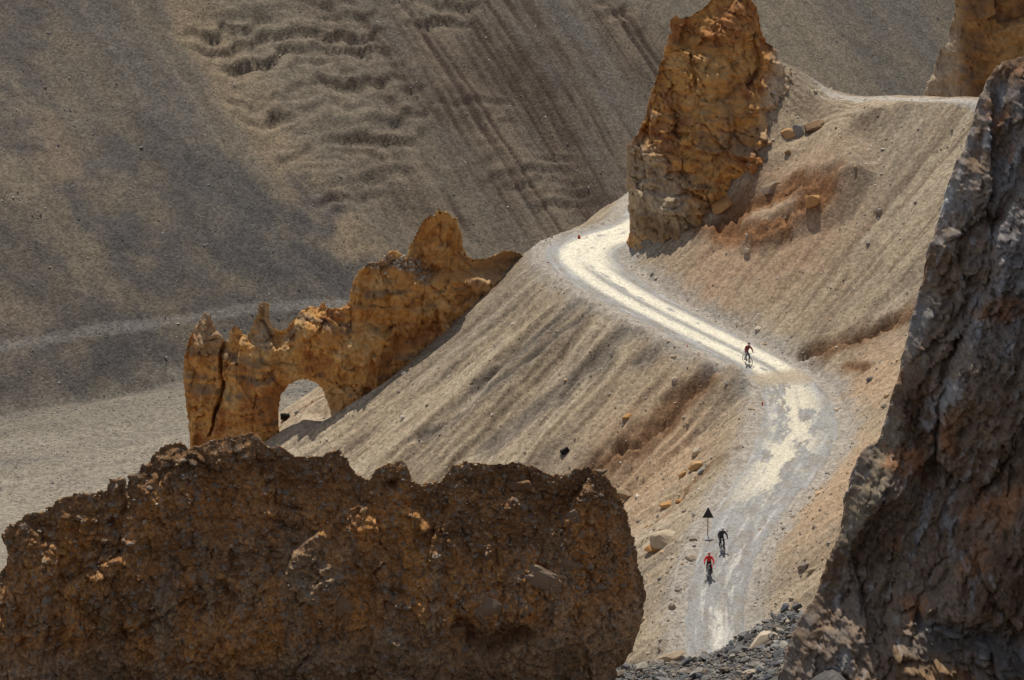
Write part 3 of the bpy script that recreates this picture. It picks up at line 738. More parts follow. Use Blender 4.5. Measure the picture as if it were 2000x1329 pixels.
# --- foreground conglomerate rock
FG = [(-140,1480),(-90,1260),(-14,1140),(12,1100),(14,1072),(3,1050),(8,1032),(30,1018),(60,1000),(85,995),(120,970),(160,960),(203,957),(215,938),(232,933),(248,944),(262,925),(288,900),(306,878),(322,868),(345,866),(358,868),(368,876),(385,870),(420,858),(460,850),(498,842),(508,855),(528,875),(545,868),(570,888),(590,893),(630,888),(652,879),(668,879),(680,900),(696,926),(720,938),(732,914),(760,905),(786,900),(799,910),(804,935),(830,946),(860,938),(878,914),(905,900),(950,906),(1000,903),(1040,910),(1080,926),(1110,921),(1140,911),(1164,917),(1190,936),(1210,962),(1224,1000),(1240,1050),(1244,1100),(1256,1130),(1262,1160),(1255,1200),(1240,1258),(1222,1284),(1205,1302),(1190,1480)]
def fg_Y(px, py): return np.interp(px, [-140, 300, 900, 1262], [90.0, 92.0, 93.5, 95.0])
def fg_relief(PX, PY, x, z, dm):
    r = 0.55*fbm(x*0.25, z*0.25, 3, 3)+0.25*fbm(x*0.5, z*0.12, 9, 3)*sst(1050, 1120, PY)
    r = r+0.22*facets(PX*0.003+0.4*pn(PX*.01, PY*.01), (PY-0.05*PX+18*fbm(PX*0.006, PY*0.01, 4, 3))*0.030, 27, 0.6, 0.25)*sst(1150, 1000, PY)
    r = r+0.25*ridged((PX+25*fbm(PX*.01, PY*.008, 3, 3))*0.012, PY*0.0025, 29, 3)*sst(1000, 1120, PY)
    r = r-0.5*(1-sst(0, 60, seg_dist(PX, PY, [(930,1235),(1000,1215)])))-0.9*(1-sst(4, 26, seg_dist(PX, PY, [(900,1190),(925,1225),(960,1238),(1000,1215),(1025,1205)])+6*pn(PX*.05, PY*.05)))
    r = r-0.5*(1-sst(0, 14, seg_dist(PX, PY, [(735,950),(760,945),(775,948)])))
    r = r-0.16*(1-sst(2, 7, np.abs(seg_dist(PX, PY, [(100,1200),(88,1330)]))))
    r = r+0.22*sst(1180, 1230, PY+30*pn(PX*.01, PY*.01)+0.12*(PX-600))
    w2 = 10*fbm(PX*0.02, PY*0.02, 6, 3)
    r = r+0.45*facets((PX+2*w2)*0.007, (PY-w2)*0.006, 21, 0.6, 0.15)+0.22*facets((PX+w2)*0.020, (PY+w2)*0.022, 23, 0.6, 0.25)+0.10*facets((PX+w2)*0.055, (PY-w2)*0.065, 25, 0.8, 0.2)
    r = r+0.10*fbm(x*3, z*3, 4, 3)
    f1, f2, rr = cell2(PX*0.075+0.5*pn(PX*.05, PY*.05), PY*0.09, 5)
    r = r+0.085*sst(0.55, 0.1, f1)*(rr > 0.35)*(0.4+0.6*rr)
    f1, f2, rr = cell2(PX*0.18, PY*0.2, 8)
    r = r+0.03*sst(0.55, 0.1, f1)
    ck = np.abs(fbm(x*0.8, 92*0.8, z*0.5, 3)); r = r-0.12*sst(0.05, 0.0, ck)
    return r
def fg_col(PX, PY, x, y, z, dm):
    c = np.empty(PX.shape+(3,)); c[:] = (0.46, 0.22, 0.08)
    n1 = fbm(x*0.35, y*0.35, z*0.35, 4); n2 = fbm(x*1.6, y*1.6, z*1.8, 4); nv = fbm(x*0.9, 3, z*0.12, 4); n5 = fbm(x*4, y*4, z*4, 3)
    c = mixc(c, (0.60, 0.28, 0.08), sst(0.0, 0.5, nv+0.3*n2)*0.85)
    c = mixc(c, (0.22, 0.12, 0.058), sst(-0.05, 0.5, n1+0.4*n2)*0.75)
    c = mixc(c, (0.40, 0.29, 0.18), sst(0.1, 0.5, -nv+0.4*n2)*0.6*sst(1000, 1100, PY))
    # greyer base along the bottom
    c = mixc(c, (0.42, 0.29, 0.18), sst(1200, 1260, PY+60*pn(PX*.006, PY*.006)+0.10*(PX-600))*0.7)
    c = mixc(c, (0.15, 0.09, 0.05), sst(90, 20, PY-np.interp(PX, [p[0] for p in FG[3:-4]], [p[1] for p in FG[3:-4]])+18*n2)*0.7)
    f1, f2, rr = cell2(PX*0.075+0.5*pn(PX*.05, PY*.05), PY*0.09, 5)
    pm = sst(0.45, 0.3, f1)*(rr > 0.6)
    c = mixc(c, (0.30, 0.25, 0.19), pm*(rr > 0.8)*0.7); c = mixc(c, (0.62, 0.34, 0.13), pm*(rr < 0.72)*0.5)
    f1, f2, rr = cell2(PX*0.18, PY*0.2, 8)
    c = mixc(c, (0.30, 0.26, 0.20), sst(0.4, 0.2, f1)*(rr > 0.8)*0.8)
    ck = np.abs(fbm(x*0.8+0.3*n2, y*0.8, z*0.5, 3)); c = mixc(c, (0.06, 0.035, 0.02), sst(0.035, 0.0, ck)*0.7)
    c = mixc(c, (0.05, 0.04, 0.03), sst(0.35, 0.8, n5+0.5*n2)*0.6)
    return c*(1+0.2*n5)[..., None]
fgp = empty('conglomerate_rock', (10, 92, 31), 'huge dark brown conglomerate rock with a ragged crest filling the lower left', 'rock')
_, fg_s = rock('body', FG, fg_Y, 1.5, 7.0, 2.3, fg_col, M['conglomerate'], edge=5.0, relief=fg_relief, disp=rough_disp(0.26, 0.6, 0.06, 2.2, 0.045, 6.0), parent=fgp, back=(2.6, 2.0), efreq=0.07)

# --- right cliff
CL = [(1490,1480),(1528,1300),(1550,1232),(1566,1200),(1582,1178),(1596,1150),(1611,1110),(1626,1070),(1641,1040),(1650,1000),(1655,960),(1664,920),(1674,888),(1694,868),(1714,865),(1726,840),(1741,780),(1760,720),(1771,660),(1790,592),(1804,540),(1815,480),(1834,430),(1845,390),(1856,345),(1868,312),(1884,290),(1899,242),(1914,190),(1934,150),(1950,126),(1974,112),(2000,107),(2060,60),(2300,-40),(2480,-150),(2600,-120),(2760,60),(2900,200),(2980,1480)]
def cl_Y(px, py): return np.interp(py, [60, 1100, 1480], [89.5, 88.0, 87.0])+0*px
def cl_axes(PX, PY):
    a = (PX*0.93+PY*0.37); b = (-PX*0.37+PY*0.93)      # a: across the leaning strata, b: along them
    return a, b
def cl_relief(PX, PY, x, z, dm):
    a, b = cl_axes(PX, PY)
    w_ = 26*fbm(PX*0.005, PY*0.005, 2, 3); w2 = 8*fbm(PX*0.02, PY*0.02, 6, 3)
    sh = np.interp(PX, [1500, 1600, 1700, 1780, 1880, 1960, 2100], [1170, 1160, 1172, 1166, 1160, 1130, 1050])
    low = sst(-8, 55, PY-sh+12*fbm(PX*0.02, PY*0.02, 5, 3))*(0.25+0.75*sst(1600, 1780, PX))
    r = 1.2*facets((a+w_)*0.0085, (b+w_)*0.0028, 3, 0.9, 0.15)+0.40*facets((a+w_+w2)*0.024, (b+w2)*0.007, 5, 0.9, 0.2)
    r = r+0.12*facets((a+w2*2)*0.07, (b-w2)*0.025, 7, 0.9, 0.2)+0.07*ridged((a+0.6*w_)*0.05, b*0.012, 9, 4)
    r = r+0.16*facets((a+w2)*0.11, (b-w2)*0.05, 17, 0.9, 0.35)+0.25*ridged((a+w_)*0.018, b*0.004, 19, 4)
    r = r*(1-low)
    lo = 0.9*facets((PX+w_)*0.0075, (PY-w_)*0.012, 11, 1.0, 0.15)+0.5*facets((PX+w2*2)*0.022, (PY+w2*2)*0.03, 13, 0.9, 0.2)+0.16*facets((PX+w2*2)*0.06, (PY-w2)*0.08, 15, 0.9, 0.2)+0.35*fbm(x*1.2, z*1.2, 4, 4)
    r = r+1.6*low+low*lo
    r = r-0.9*(1-sst(0, 120, seg_dist(PX, PY, [(1760,1060),(1820,980),(1840,820)])))
    # a rib that stands forward on the right
    r = r+1.1*sst(-30, 60, (PX-1880)-0.55*(1000-PY)+w_)*sst(760, 820, PY)*sst(1180, 1120, PY)
    # thin wedge of paler rock along the left edge
    r = r+0.5*sst(40, 0, dm*64-18)*sst(860, 900, PY)*sst(1100, 1040, PY)
    return r
def cl_col(PX, PY, x, y, z, dm):
    a, b = cl_axes(PX, PY)
    c = np.empty(PX.shape+(3,)); c[:] = (0.29, 0.205, 0.135)
    n1 = fbm(x*0.25, y*0.25, z*0.25, 4); n2 = fbm(x*1.5, y*1.5, z*1.5, 4); nst = fbm(a*0.03+0.5*n1, b*0.006, 4, 4); n5 = fbm(x*5, y*5, z*5, 3)
    c = mixc(c, (0.17, 0.10, 0.055), sst(-0.05, 0.4, n1+0.3*n2)*0.85)
    up = sst(760, 500, PY)+0.5*sst(120, 40, PX-np.interp(PY, [p[1] for p in CL[::-1] if p[1] > 100 and p[0] < 2010], [p[0] for p in CL[::-1] if p[1] > 100 and p[0] < 2010]))
    c = mixc(c, (0.27, 0.26, 0.25), np.clip(up, 0, 1)*sst(-0.3, 0.4, -n1+0.4*n2)*0.75)
    c = mixc(c, (0.46, 0.44, 0.42), sst(0.28, 0.6, nst+0.3*n2)*0.75)
    c = mixc(c, (0.30, 0.24, 0.16), (1-sst(6, 30, seg_dist(PX, PY, [(1740,840),(1700,930),(1670,1000),(1650,1060)])))*0.8)
    c = mixc(c, (0.42, 0.19, 0.08), sst(0.35, 0.7, fbm(x*0.5, y*.5, z*.5+9, 4))*0.7)
    low = sst(1150, 1210, PY)
    c = mixc(c, (0.30, 0.26, 0.215), low*sst(-0.2, 0.5, n2)*0.5); c = mixc(c, (0.32, 0.19, 0.09), low*sst(0.0, 0.5, n1)*0.8)
    nfs = fbm(a*0.12+0.8*n2, b*0.02, 7, 4); c = mixc(c, (0.52, 0.50, 0.47), sst(0.35, 0.7, nfs)*0.45); c = mixc(c, (0.07, 0.05, 0.04), sst(0.3, 0.7, -nfs)*0.6)
    c = mixc(c, (0.05, 0.04, 0.035), sst(0.3, 0.8, n5+0.5*n2)*0.6)
    c = mixc(c, (0.15, 0.135, 0.12), (1-sst(20, 40, seg_dist(PX, PY, [(1800,1175),(1900,1165),(1930,1200)])))*0.8)
    return c*(1+0.2*n5)[..., None]
clp = empty('leaning_cliff', (14, 87, 33), 'dark leaning cliff of grey and brown layered rock filling the right side', 'cliff')
_, cl_s = rock('body', CL, cl_Y, 2.6, 6.0, 2.6, cl_col, M['cliff'], edge=5.0, relief=cl_relief, disp=rough_disp(0.18, 0.6, 0.09, 1.8, 0.06, 6.0), parent=clp, back=(4.0, 3.0))

# ------------------------------------------------------------------ stones
def stone_mesh(name, seed, sub=2, flat=(1, 0.8, 0.65), amp=0.28, mat=None, cut=5):
    r = random.Random(seed); bm = bmesh.new(); bmesh.ops.create_icosphere(bm, subdivisions=sub, radius=1)
    planes = []
    for _ in range(cut):
        v = Vector((r.gauss(0, 1), r.gauss(0, 1), r.gauss(0, 1))).normalized(); planes.append((v, r.uniform(0.5, 0.85)))
    P = np.array([v.co[:] for v in bm.verts]); nn = fbm(P[:, 0]*1.1+seed, P[:, 1]*1.1, P[:, 2]*1.1, 3)*amp
    for v, k in zip(bm.verts, nn):
        c = v.co*(1+float(k))
        for (p, d) in planes:
            e = c.dot(p)-d
            if e > 0: c -= p*e*0.92
        v.co = Vector((c.x*flat[0], c.y*flat[1], c.z*flat[2]))
    me = bpy.data.meshes.new(name); bm.to_mesh(me); bm.free()
    if mat: me.materials.append(mat)
    return me

M['tan_stone'] = stone_mat('tan_boulder', [(0.30, 0.22, 0.14), (0.48, 0.38, 0.26), (0.56, 0.46, 0.34)], 1.6)
M['orange_stone'] = stone_mat('orange_boulder', [(0.34, 0.17, 0.06), (0.48, 0.26, 0.10), (0.50, 0.32, 0.16)], 1.6)
M['grey_stone'] = stone_mat('grey_boulder', [(0.14, 0.13, 0.12), (0.25, 0.235, 0.21), (0.36, 0.33, 0.29)], 1.6)
M['brown_stone'] = stone_mat('brown_cobble', [(0.20, 0.12, 0.065), (0.32, 0.20, 0.11), (0.30, 0.24, 0.18), (0.22, 0.19, 0.16), (0.42, 0.24, 0.10)], 2.2)
M['red_stone'] = stone_mat('red_painted_stone', [(0.42, 0.06, 0.03), (0.5, 0.10, 0.05)], 3)
M['black_block'] = stone_mat('black_block', [(0.008, 0.007, 0.009), (0.02, 0.018, 0.02)], 3)

def put_stone(name, me, loc, size, label=None, cat=None, group=None, parent=None, seed=0, rot=None, mat=None):
    o = bpy.data.objects.new(name, me); COL.objects.link(o)
    r = random.Random(seed*31+5)
    o.rotation_euler = rot if rot is not None else (r.uniform(-.4, .4), r.uniform(-.4, .4), r.uniform(0, 6.28))
    o.scale = (size[0], size[1], size[2])
    o.location = loc
    if parent: o.parent = parent; o.location = Vector(loc)-Vector(parent.location)
    tag(o, label, cat, group)
    return o

# boulders lying on the slopes: px, py, width px, height px, material, tilt, label
BL = [
 (1294,1050,56,34,'tan',-0.5,'largest pale boulder on the slope left of the triangular sign'),
 (1278,1068,40,20,'orange',-0.5,'flat orange boulder leaning under the largest pale boulder'),
 (1350,1088,24,15,'tan',0.1,'tan boulder standing alone left of the red cyclist'),
 (1355,1066,9,9,'grey',0,'small pointed grey stone just above the boulder left of the red cyclist'),
 (1304,985,30,15,'orange',-0.3,'long orange boulder above and left of the triangular sign'),
 (1328,978,18,12,'orange',-0.4,'small orange boulder touching the right end of a longer orange one'),
 (1222,962,30,22,'tan',-0.2,'pale rounded boulder beside the right shoulder of the brown rock'),
 (1356,908,28,20,'orange',-0.8,'bright orange boulder in the scarp below the road verge'),
 (1360,880,22,16,'tan',-0.7,'tan boulder just above the bright orange one in the scarp'),
 (1334,926,16,12,'orange',-0.6,'small dark orange boulder below left of the bright orange one'),
 (1372,918,22,16,'grey',-0.6,'grey boulder right of the bright orange boulder in the scarp'),
 (1225,813,20,12,'orange',-0.5,'orange stone alone on the middle of the gravel slope'),
 (1318,740,13,11,'tan',0,'small rounded tan stone above the curved brown scarp'),
 (1468,797,14,9,'tan',0,'tan stone on the left verge of the road bend'),
 (1633,799,12,9,'tan',0,'tan stone on the outer verge right of the road bend'),
 (1699,741,13,10,'grey',0,'small grey stone on the earth bank right of the bend'),
 (1540,258,20,28,'orange',-0.9,'left stone of the trio on the upper slope right of the tower'),
 (1560,250,24,34,'grey',-1.0,'middle grey stone of the trio on the upper slope right of the tower'),
 (1588,246,38,30,'brown',-0.7,'dark right stone of the trio on the upper slope right of the tower'),
 (1540,296,14,16,'brown',-0.9,'small brown stone below the trio of stones right of the tower'),
 (1500,280,16,12,'brown',-0.6,'small brown stone between the tower foot and the trio of stones'),
 (1467,322,16,18,'brown',-0.9,'brown stone beside the orange slab at the tower foot'),
 (1432,300,22,24,'orange',-0.8,'upper knob of the orange slab at the tower foot'),
 (1408,338,62,42,'orange',-0.75,'large orange slab leaning on the foot of the tower'),
 (1590,388,34,26,'orange',-0.6,'orange rock jutting out of the red earth right of the tower'),
 (1415,398,50,30,'orange',-0.6,'wide orange rock ledge below the leaning slab'),
 (1505,368,36,22,'brown',-0.7,'brown rock ledge in the middle of the red earth patch'),
 (990,508,52,30,'orange',0,'rounded ochre knob at the right end of the arch wall'),
 (1570,1105,22,18,'brown',-0.6,'brown boulder on the bank left of the leaning cliff'),
 (1588,1112,20,12,'tan',-0.5,'tan boulder touching the leaning cliff on the bank'),
 (1228,1190,20,16,'grey',0,'grey boulder in the rubble right of the brown rock'),
 (1252,1208,26,20,'tan',0.2,'tan boulder in the rubble nearest the brown rock'),
 (1290,1130,12,7,'grey',0,'small dark stone on the lower left verge'),
 (1323,1152,14,8,'brown',0,'small brown stone beside the lower left verge'),
]
for k, (px, py, wpx, hpx, mk, tilt, label) in enumerate(BL):
    x, y, z = hitm(px, py+hpx*0.35)
    s = y/F*1.02
    me = stone_mesh('boulder', 100+k, 3, amp=0.3, mat=M[mk+'_stone'], cut=12)
    put_stone('boulder', me, (x, y+0.15*wpx*s, z+hpx*s*0.18), (wpx*s*0.68, wpx*s*0.6, hpx*s*0.88), label, 'boulder', rot=(0.1*math.sin(k), tilt*0.7, 0.3*math.cos(k*3)))

# boulders in the rubble near the camera
for k, (px, py, wpx, hpx, mk, tilt, label) in enumerate([
 (1490,1250,66,26,'tan',-0.42,'long tan slab lying on the dark rubble at the bottom'),
 (1440,1275,42,16,'grey',-0.1,'flat grey slab left of the long tan slab'),
 (1465,1245,26,14,'grey',-0.3,'grey block above the left end of the long tan slab'),
 (1545,1212,24,14,'tan',-0.2,'small tan block at the right end of the rubble heap'),
 (1560,1195,20,14,'tan',0.1,'upper tan block where the rubble meets the cliff'),
 (1465,1316,28,18,'tan',0,'rounded tan block at the bottom edge of the rubble'),
 (1310,1282,50,14,'tan',-0.1,'flat tan slab at the lower edge of the gravel left of the road')]):
    Y = 99.0 if px > 1400 else 100
    x, y, z = hitm(px, py+hpx*0.3, 80, 190); s = y/F
    me = stone_mesh('boulder', 300+k, 3, amp=0.25, mat=M[mk+'_stone'], cut=9)
    put_stone('boulder', me, (x, y, z+hpx*s*0.4), (wpx*s*0.6, wpx*s*0.4, hpx*s*0.7), label, 'boulder', rot=(0.1, tilt, 0.2))

# big stones set in the conglomerate
fgst = [(1012,947,52,28,0.05),(1042,969,30,18,0.1),(1035,1140,110,50,-0.35),(1090,1112,80,34,-0.3),(952,1188,62,72,0.3),(1018,1186,34,30,0),(985,1205,34,30,.2),(668,1192,56,36,0.1),(717,1140,24,15,0),(838,950,26,16,0.3),(1166,1156,42,26,0),(262,938,28,18,0),(232,944,30,20,.2),(980,1250,44,14,-0.15),(1200,1251,30,11,0),(1170,925,30,12,0.2),(1135,1058,22,16,0),(1198,1090,34,14,-.3),(1120,1010,26,40,.5),(740,1165,22,14,0),(632,1075,24,14,0),(355,1010,40,18,.4),(560,1090,50,18,.05),(885,1230,46,22,.2)]
M['set_stone'] = stone_mat('set_stone', [(0.20, 0.11, 0.055), (0.34, 0.20, 0.10), (0.30, 0.22, 0.15), (0.42, 0.25, 0.12)], 2.6, 0.9, 0.12)
me_big = [stone_mesh('set_stone', 400+i, 3, amp=0.55, mat=M['set_stone'], cut=10) for i in range(6)]
for k, (px, py, wpx, hpx, tl) in enumerate(fgst):
    p, ok = fg_s(px, py)
    p, ok = fg_s(px, py-(float(fg_Y(px, py))-p.y)*20)       # the face bulges forward of its mid surface
    s = p.y/F
    put_stone('stone', me_big[k % 6], (p.x, p.y+0.10, p.z), (wpx*s*0.60, min(wpx, 50)*s*0.40, hpx*s*0.80), parent=fgp, rot=(0, tl*-1.0, 0))
me_small = [stone_mesh('cobble', 500+i, 2, amp=0.25, mat=M['brown_stone'], cut=5) for i in range(8)]
cnt = 0
while cnt < 270:
    px = rnd.uniform(0, 1255); py = rnd.uniform(850, 1329)
    if rnd.random() > (1.0 if px > 850 else 0.45)*(1 if py < 1200 else .5): continue
    p, ok = fg_s(px, py)
    if not ok or not fg_s(px, py-12)[1] or not fg_s(px-10, py)[1] or not fg_s(px+10, py)[1]: continue
    s = p.y/F; r_ = rnd.choice([5, 5.5, 6, 7, 8, 10])*s
    put_stone('stone', me_small[cnt % 8], (p.x, p.y+r_*0.45, p.z), (r_*rnd.uniform(.9, 1.4), r_, r_*rnd.uniform(.7, 1.1)), parent=fgp, seed=cnt)
    cnt += 1

def stones_stuff(name, pts, sizes, cols, mat, parent=None, label=None, seed=3, flat=0.7, octa=False):
    """one joined mesh of small angular stones (20 triangles each)"""
    g = np.random.default_rng(seed)
    bm = bmesh.new(); bmesh.ops.create_icosphere(bm, subdivisions=1, radius=1); base = np.array([v.co[:] for v in bm.verts]); fc = np.array([[v.index for v in f.verts] for f in bm.faces]); bm.free()
    if octa:
        base = np.array([(1, 0, 0), (-1, 0, 0), (0, 1, 0), (0, -1, 0), (0, 0, 1), (0, 0, -1)], float)
        fc = np.array([(0, 2, 4), (2, 1, 4), (1, 3, 4), (3, 0, 4), (2, 0, 5), (1, 2, 5), (3, 1, 5), (0, 3, 5)])
    n = len(pts); pts = np.asarray(pts); sizes = np.asarray(sizes)
    J = base[None]*(1+g.uniform(-0.35, 0.25, (n, len(base), 1)))
    J = J*np.stack([g.uniform(0.8, 1.5, n), g.uniform(0.7, 1.2, n), flat*g.uniform(0.7, 1.2, n)], 1)[:, None, :]
    a = g.uniform(0, 6.28, n); b = g.normal(0, 0.5, n)
    ca, sa, cb, sb = np.cos(a), np.sin(a), np.cos(b), np.sin(b)
    x = J[..., 0]*cb[:, None]-J[..., 2]*sb[:, None]; z = J[..., 0]*sb[:, None]+J[..., 2]*cb[:, None]; y = J[..., 1]
    J = np.stack([x*ca[:, None]-y*sa[:, None], x*sa[:, None]+y*ca[:, None], z], 2)*sizes[:, None, None]+pts[:, None, :]
    Ff = (fc[None]+(np.arange(n)*len(base))[:, None, None]).reshape(-1, 3)
    C = np.repeat(np.asarray(cols)[:, None, :], len(base), 1).reshape(-1, 3)
    o = npmesh(name, J.reshape(-1, 3), Ff, C, mat, parent, smooth=False)
    tag(o, label, kind='stuff')
    return o

def pick(cols, n, g, var=0.2):
    c = np.array(cols)[g.integers(0, len(cols), n)]
    return c*(1+g.uniform(-var, var, (n, 1)))
g = np.random.default_rng(5)
# loose stones over the slopes
n = 20000
xs = g.uniform(-22, 44, n); ys = g.uniform(172, 252, n)
s_, d_, zr_, hw_ = road_coord(xs, ys)
u2 = np.abs(d_)-hw_
dens = np.where(u2 < 0, 0.03, np.where(u2 < 2.2, 1.0, 0.55))
keep = g.random(n) < dens
keep &= fbm(xs*0.2, ys*0.2, 3, 3) > g.uniform(-0.9, 0.5, n)
xs, ys, u2 = xs[keep], ys[keep], u2[keep]
sz = 0.045+0.05*g.pareto(3.2, len(xs)); sz = np.clip(sz, 0.04, 0.30)*np.where(u2 < 0, 0.7, 1)
stones_stuff('loose_stones', np.stack([xs, ys, groundz(xs, ys)+sz*0.15], 1), sz, pick([(0.52, 0.44, 0.33), (0.40, 0.34, 0.27), (0.30, 0.27, 0.24), (0.50, 0.34, 0.20), (0.62, 0.56, 0.46), (0.22, 0.18, 0.14)], len(xs), g), M['rubble'], label='loose scree stones scattered over the tan slopes and verges')
# rubble along the lower verges (coarser)
n = 5200
xs = g.uniform(4, 30, n); ys = g.uniform(160, 200, n); s_, d_, zr_, hw_ = road_coord(xs, ys); u2 = np.abs(d_)-hw_
keep = (u2 > 0.2) & (g.random(n) < np.exp(-(ys-165)/24)); xs, ys = xs[keep], ys[keep]
sz = np.clip(0.05+0.05*g.pareto(2.8, len(xs)), 0.05, 0.28)
stones_stuff('verge_rubble', np.stack([xs, ys, groundz(xs, ys)+sz*0.1], 1), sz, pick([(0.42, 0.33, 0.22), (0.33, 0.27, 0.19), (0.27, 0.22, 0.17), (0.38, 0.25, 0.14)], len(xs), g), M['rubble'], label='coarse broken rubble beside the lowest stretch of road', seed=8)
# dark rubble heap between the two near rocks
n = 12000
xs = g.uniform(3, 16, n); ys = g.uniform(90, 107, n); zz = groundz(xs, ys)
sz = np.clip(0.04+0.032*g.pareto(2.4, n), 0.03, 0.24)
stones_stuff('rubble_heap', np.stack([xs, ys, zz+sz*g.uniform(0, 1.0, n)], 1), sz, pick([(0.16, 0.155, 0.15), (0.22, 0.21, 0.19), (0.11, 0.11, 0.115), (0.30, 0.27, 0.22), (0.20, 0.16, 0.12)], n, g), M['rubble'], label='heap of dark grey angular rubble between the brown rock and the cliff', seed=9, flat=0.55)
# far slope stones
n = 34000
xs = g.uniform(-100, 95, n); ys = g.uniform(330, 520, n)
fxi = np.clip(np.searchsorted(fx, xs)-1, 0, len(fx)-2); fyi = np.clip(np.searchsorted(fy, ys)-1, 0, len(fy)-2)
zz = FZ[fyi, fxi]; sz = np.clip(0.08+0.045*g.pareto(3.0, n), 0.06, 0.30)
stones_stuff('slope_stones', np.stack([xs, ys, zz+0.05], 1), sz, pick([(0.30, 0.27, 0.23), (0.22, 0.21, 0.20), (0.42, 0.38, 0.32), (0.13, 0.13, 0.14)], n, g), M['rubble'], label='pale and dark stones strewn over the far scree slope', seed=10, octa=True)
# pebbles in the conglomerate and on its crest
pts = []; sz = []
while len(pts) < 6000:
    px = g.uniform(-10, 1262); py = g.uniform(842, 1335)
    if g.random() > (1.0 if px > 800 else 0.55)*(1.0 if py < 1150 else 0.5): continue
    p, ok = fg_s(px, py)
    if ok: pts.append(p[:]); sz.append(min(0.085, 0.028+0.016*g.pareto(3)))
stones_stuff('pebbles', pts, sz, pick([(0.40, 0.22, 0.10), (0.26, 0.21, 0.16), (0.50, 0.38, 0.25), (0.22, 0.13, 0.07), (0.44, 0.32, 0.2)], len(pts), g), M['rubble'], parent=fgp, label='small pebbles set in the brown rock', seed=12)
# crumbly stones on the arch wall's crown
pts = []; sz = []
while len(pts) < 260:
    t = g.random(); px = 722+t*115+g.normal(0, 5); py = np.interp(px, [722, 760, 800, 835], [522, 513, 520, 535])+g.normal(0, 7)
    p, ok = arch_s(px, py)
    if ok: pts.append(p[:]); sz.append(g.uniform(0.07, 0.24))
stones_stuff('crown_stones', pts, sz, pick([(0.40, 0.33, 0.25), (0.30, 0.23, 0.16), (0.52, 0.44, 0.34), (0.45, 0.24, 0.10)], len(pts), g), M['rubble'], parent=arch, label='crumbled grey stones on top of the middle block', seed=13)
# stones on the cliff's shelf
me_sh = [stone_mesh('shelf_stone', 600+i, 2, amp=0.25, mat=M['grey_stone'], cut=7) for i in range(4)]
for k, (px, py, wpx, hpx) in enumerate([(1835,1148,46,24),(1805,1143,26,14),(1858,1140,18,16),(1788,1146,18,10),(1770,1153,8,8),(1822,1160,22,10),(1880,1180,7,6),(1850,1162,14,8),(1792,1182,10,8)]):
    p, ok = cl_s(px, 1176+(py-1150)*0.6); x, y, z = p.x, p.y-0.05, p.z+0.12; s = float(y)/F
    put_stone('stone', me_sh[k % 4], (float(x), float(y), float(z)), (wpx*s*0.55, wpx*s*0.5, hpx*s*0.7), parent=clp, rot=(0, -0.1*k, 0.5*k))

# marker stones painted red along the road
for k, (px, py, hpx, where) in enumerate([(1131,462,11,'red painted marker stone on the far rim of the bend, tallest'), (1076,478,5,'small red marker stone on the rim left of the bend'), (1146,463,4,'small reddish marker stone right of the tallest one'),
    (1070,512,5,'small red marker stone on the gravel left of the bend'), (1096,546,5,'small red marker stone on the verge below the bend'), (1342,675,6,'red marker stone on the left verge halfway down the straight'), (1489,787,9,'dark red marker stone on the left verge of the lower bend')]):
    x, y, z = hitm(px, py+hpx*0.5); s = y/F
    me = stone_mesh('marker_stone', 700+k, 2, amp=0.15, mat=M['red_stone'], cut=5)
    put_stone('marker_stone', me, (x, y, z+hpx*s*0.4), (hpx*s*0.32, hpx*s*0.32, hpx*s*0.62), where, 'marker stone', rot=(0, 0.1, k))

# two black blocks
def block(px, py, wpx, hpx, Y, rot, label, cat):
    if Y is None: x, y, z = hitm(px, py+hpx*0.5)
    else: x, y, z = [float(v) for v in at(px, py+hpx*0.5, Y)]
    s = y/F
    bm = bmesh.new(); bmesh.ops.create_cube(bm, size=1)
    bmesh.ops.scale(bm, vec=(wpx*s, wpx*s*0.6, hpx*s), verts=bm.verts)
    bmesh.ops.subdivide_edges(bm, edges=bm.edges[:], cuts=4, use_grid_fill=True)
    for v in bm.verts: v.co += Vector([random.Random(hash((round(v.co.x, 3), round(v.co.y, 3), round(v.co.z, 3)))).uniform(-.03, .03)]*3)
    bmesh.ops.bevel(bm, geom=[e for e in bm.edges if e.calc_length() > 0 and e.is_manifold and e.calc_face_angle(0) > 1.0], offset=0.04, segments=2, affect='EDGES')
    me = bpy.data.meshes.new('block'); bm.to_mesh(me); bm.free(); me.materials.append(M['black_block'])
    o = bpy.data.objects.new('black_block', me); COL.objects.link(o); o.location = (x, y, z+hpx*s*0.45); o.rotation_euler = rot
    tag(o, label, cat)
ax_, ay_, az_ = hitm(557, 819, 236, 262)
block(557, 813, 18, 11, ay_, (0, 0, 0.05), 'small black rectangular block on the ground seen through the arch', 'block')
block(1103, 880, 17, 9, None, (0, -0.6, 0.2), 'small black broken block lying on the gravel slope above the brown rock', 'block')

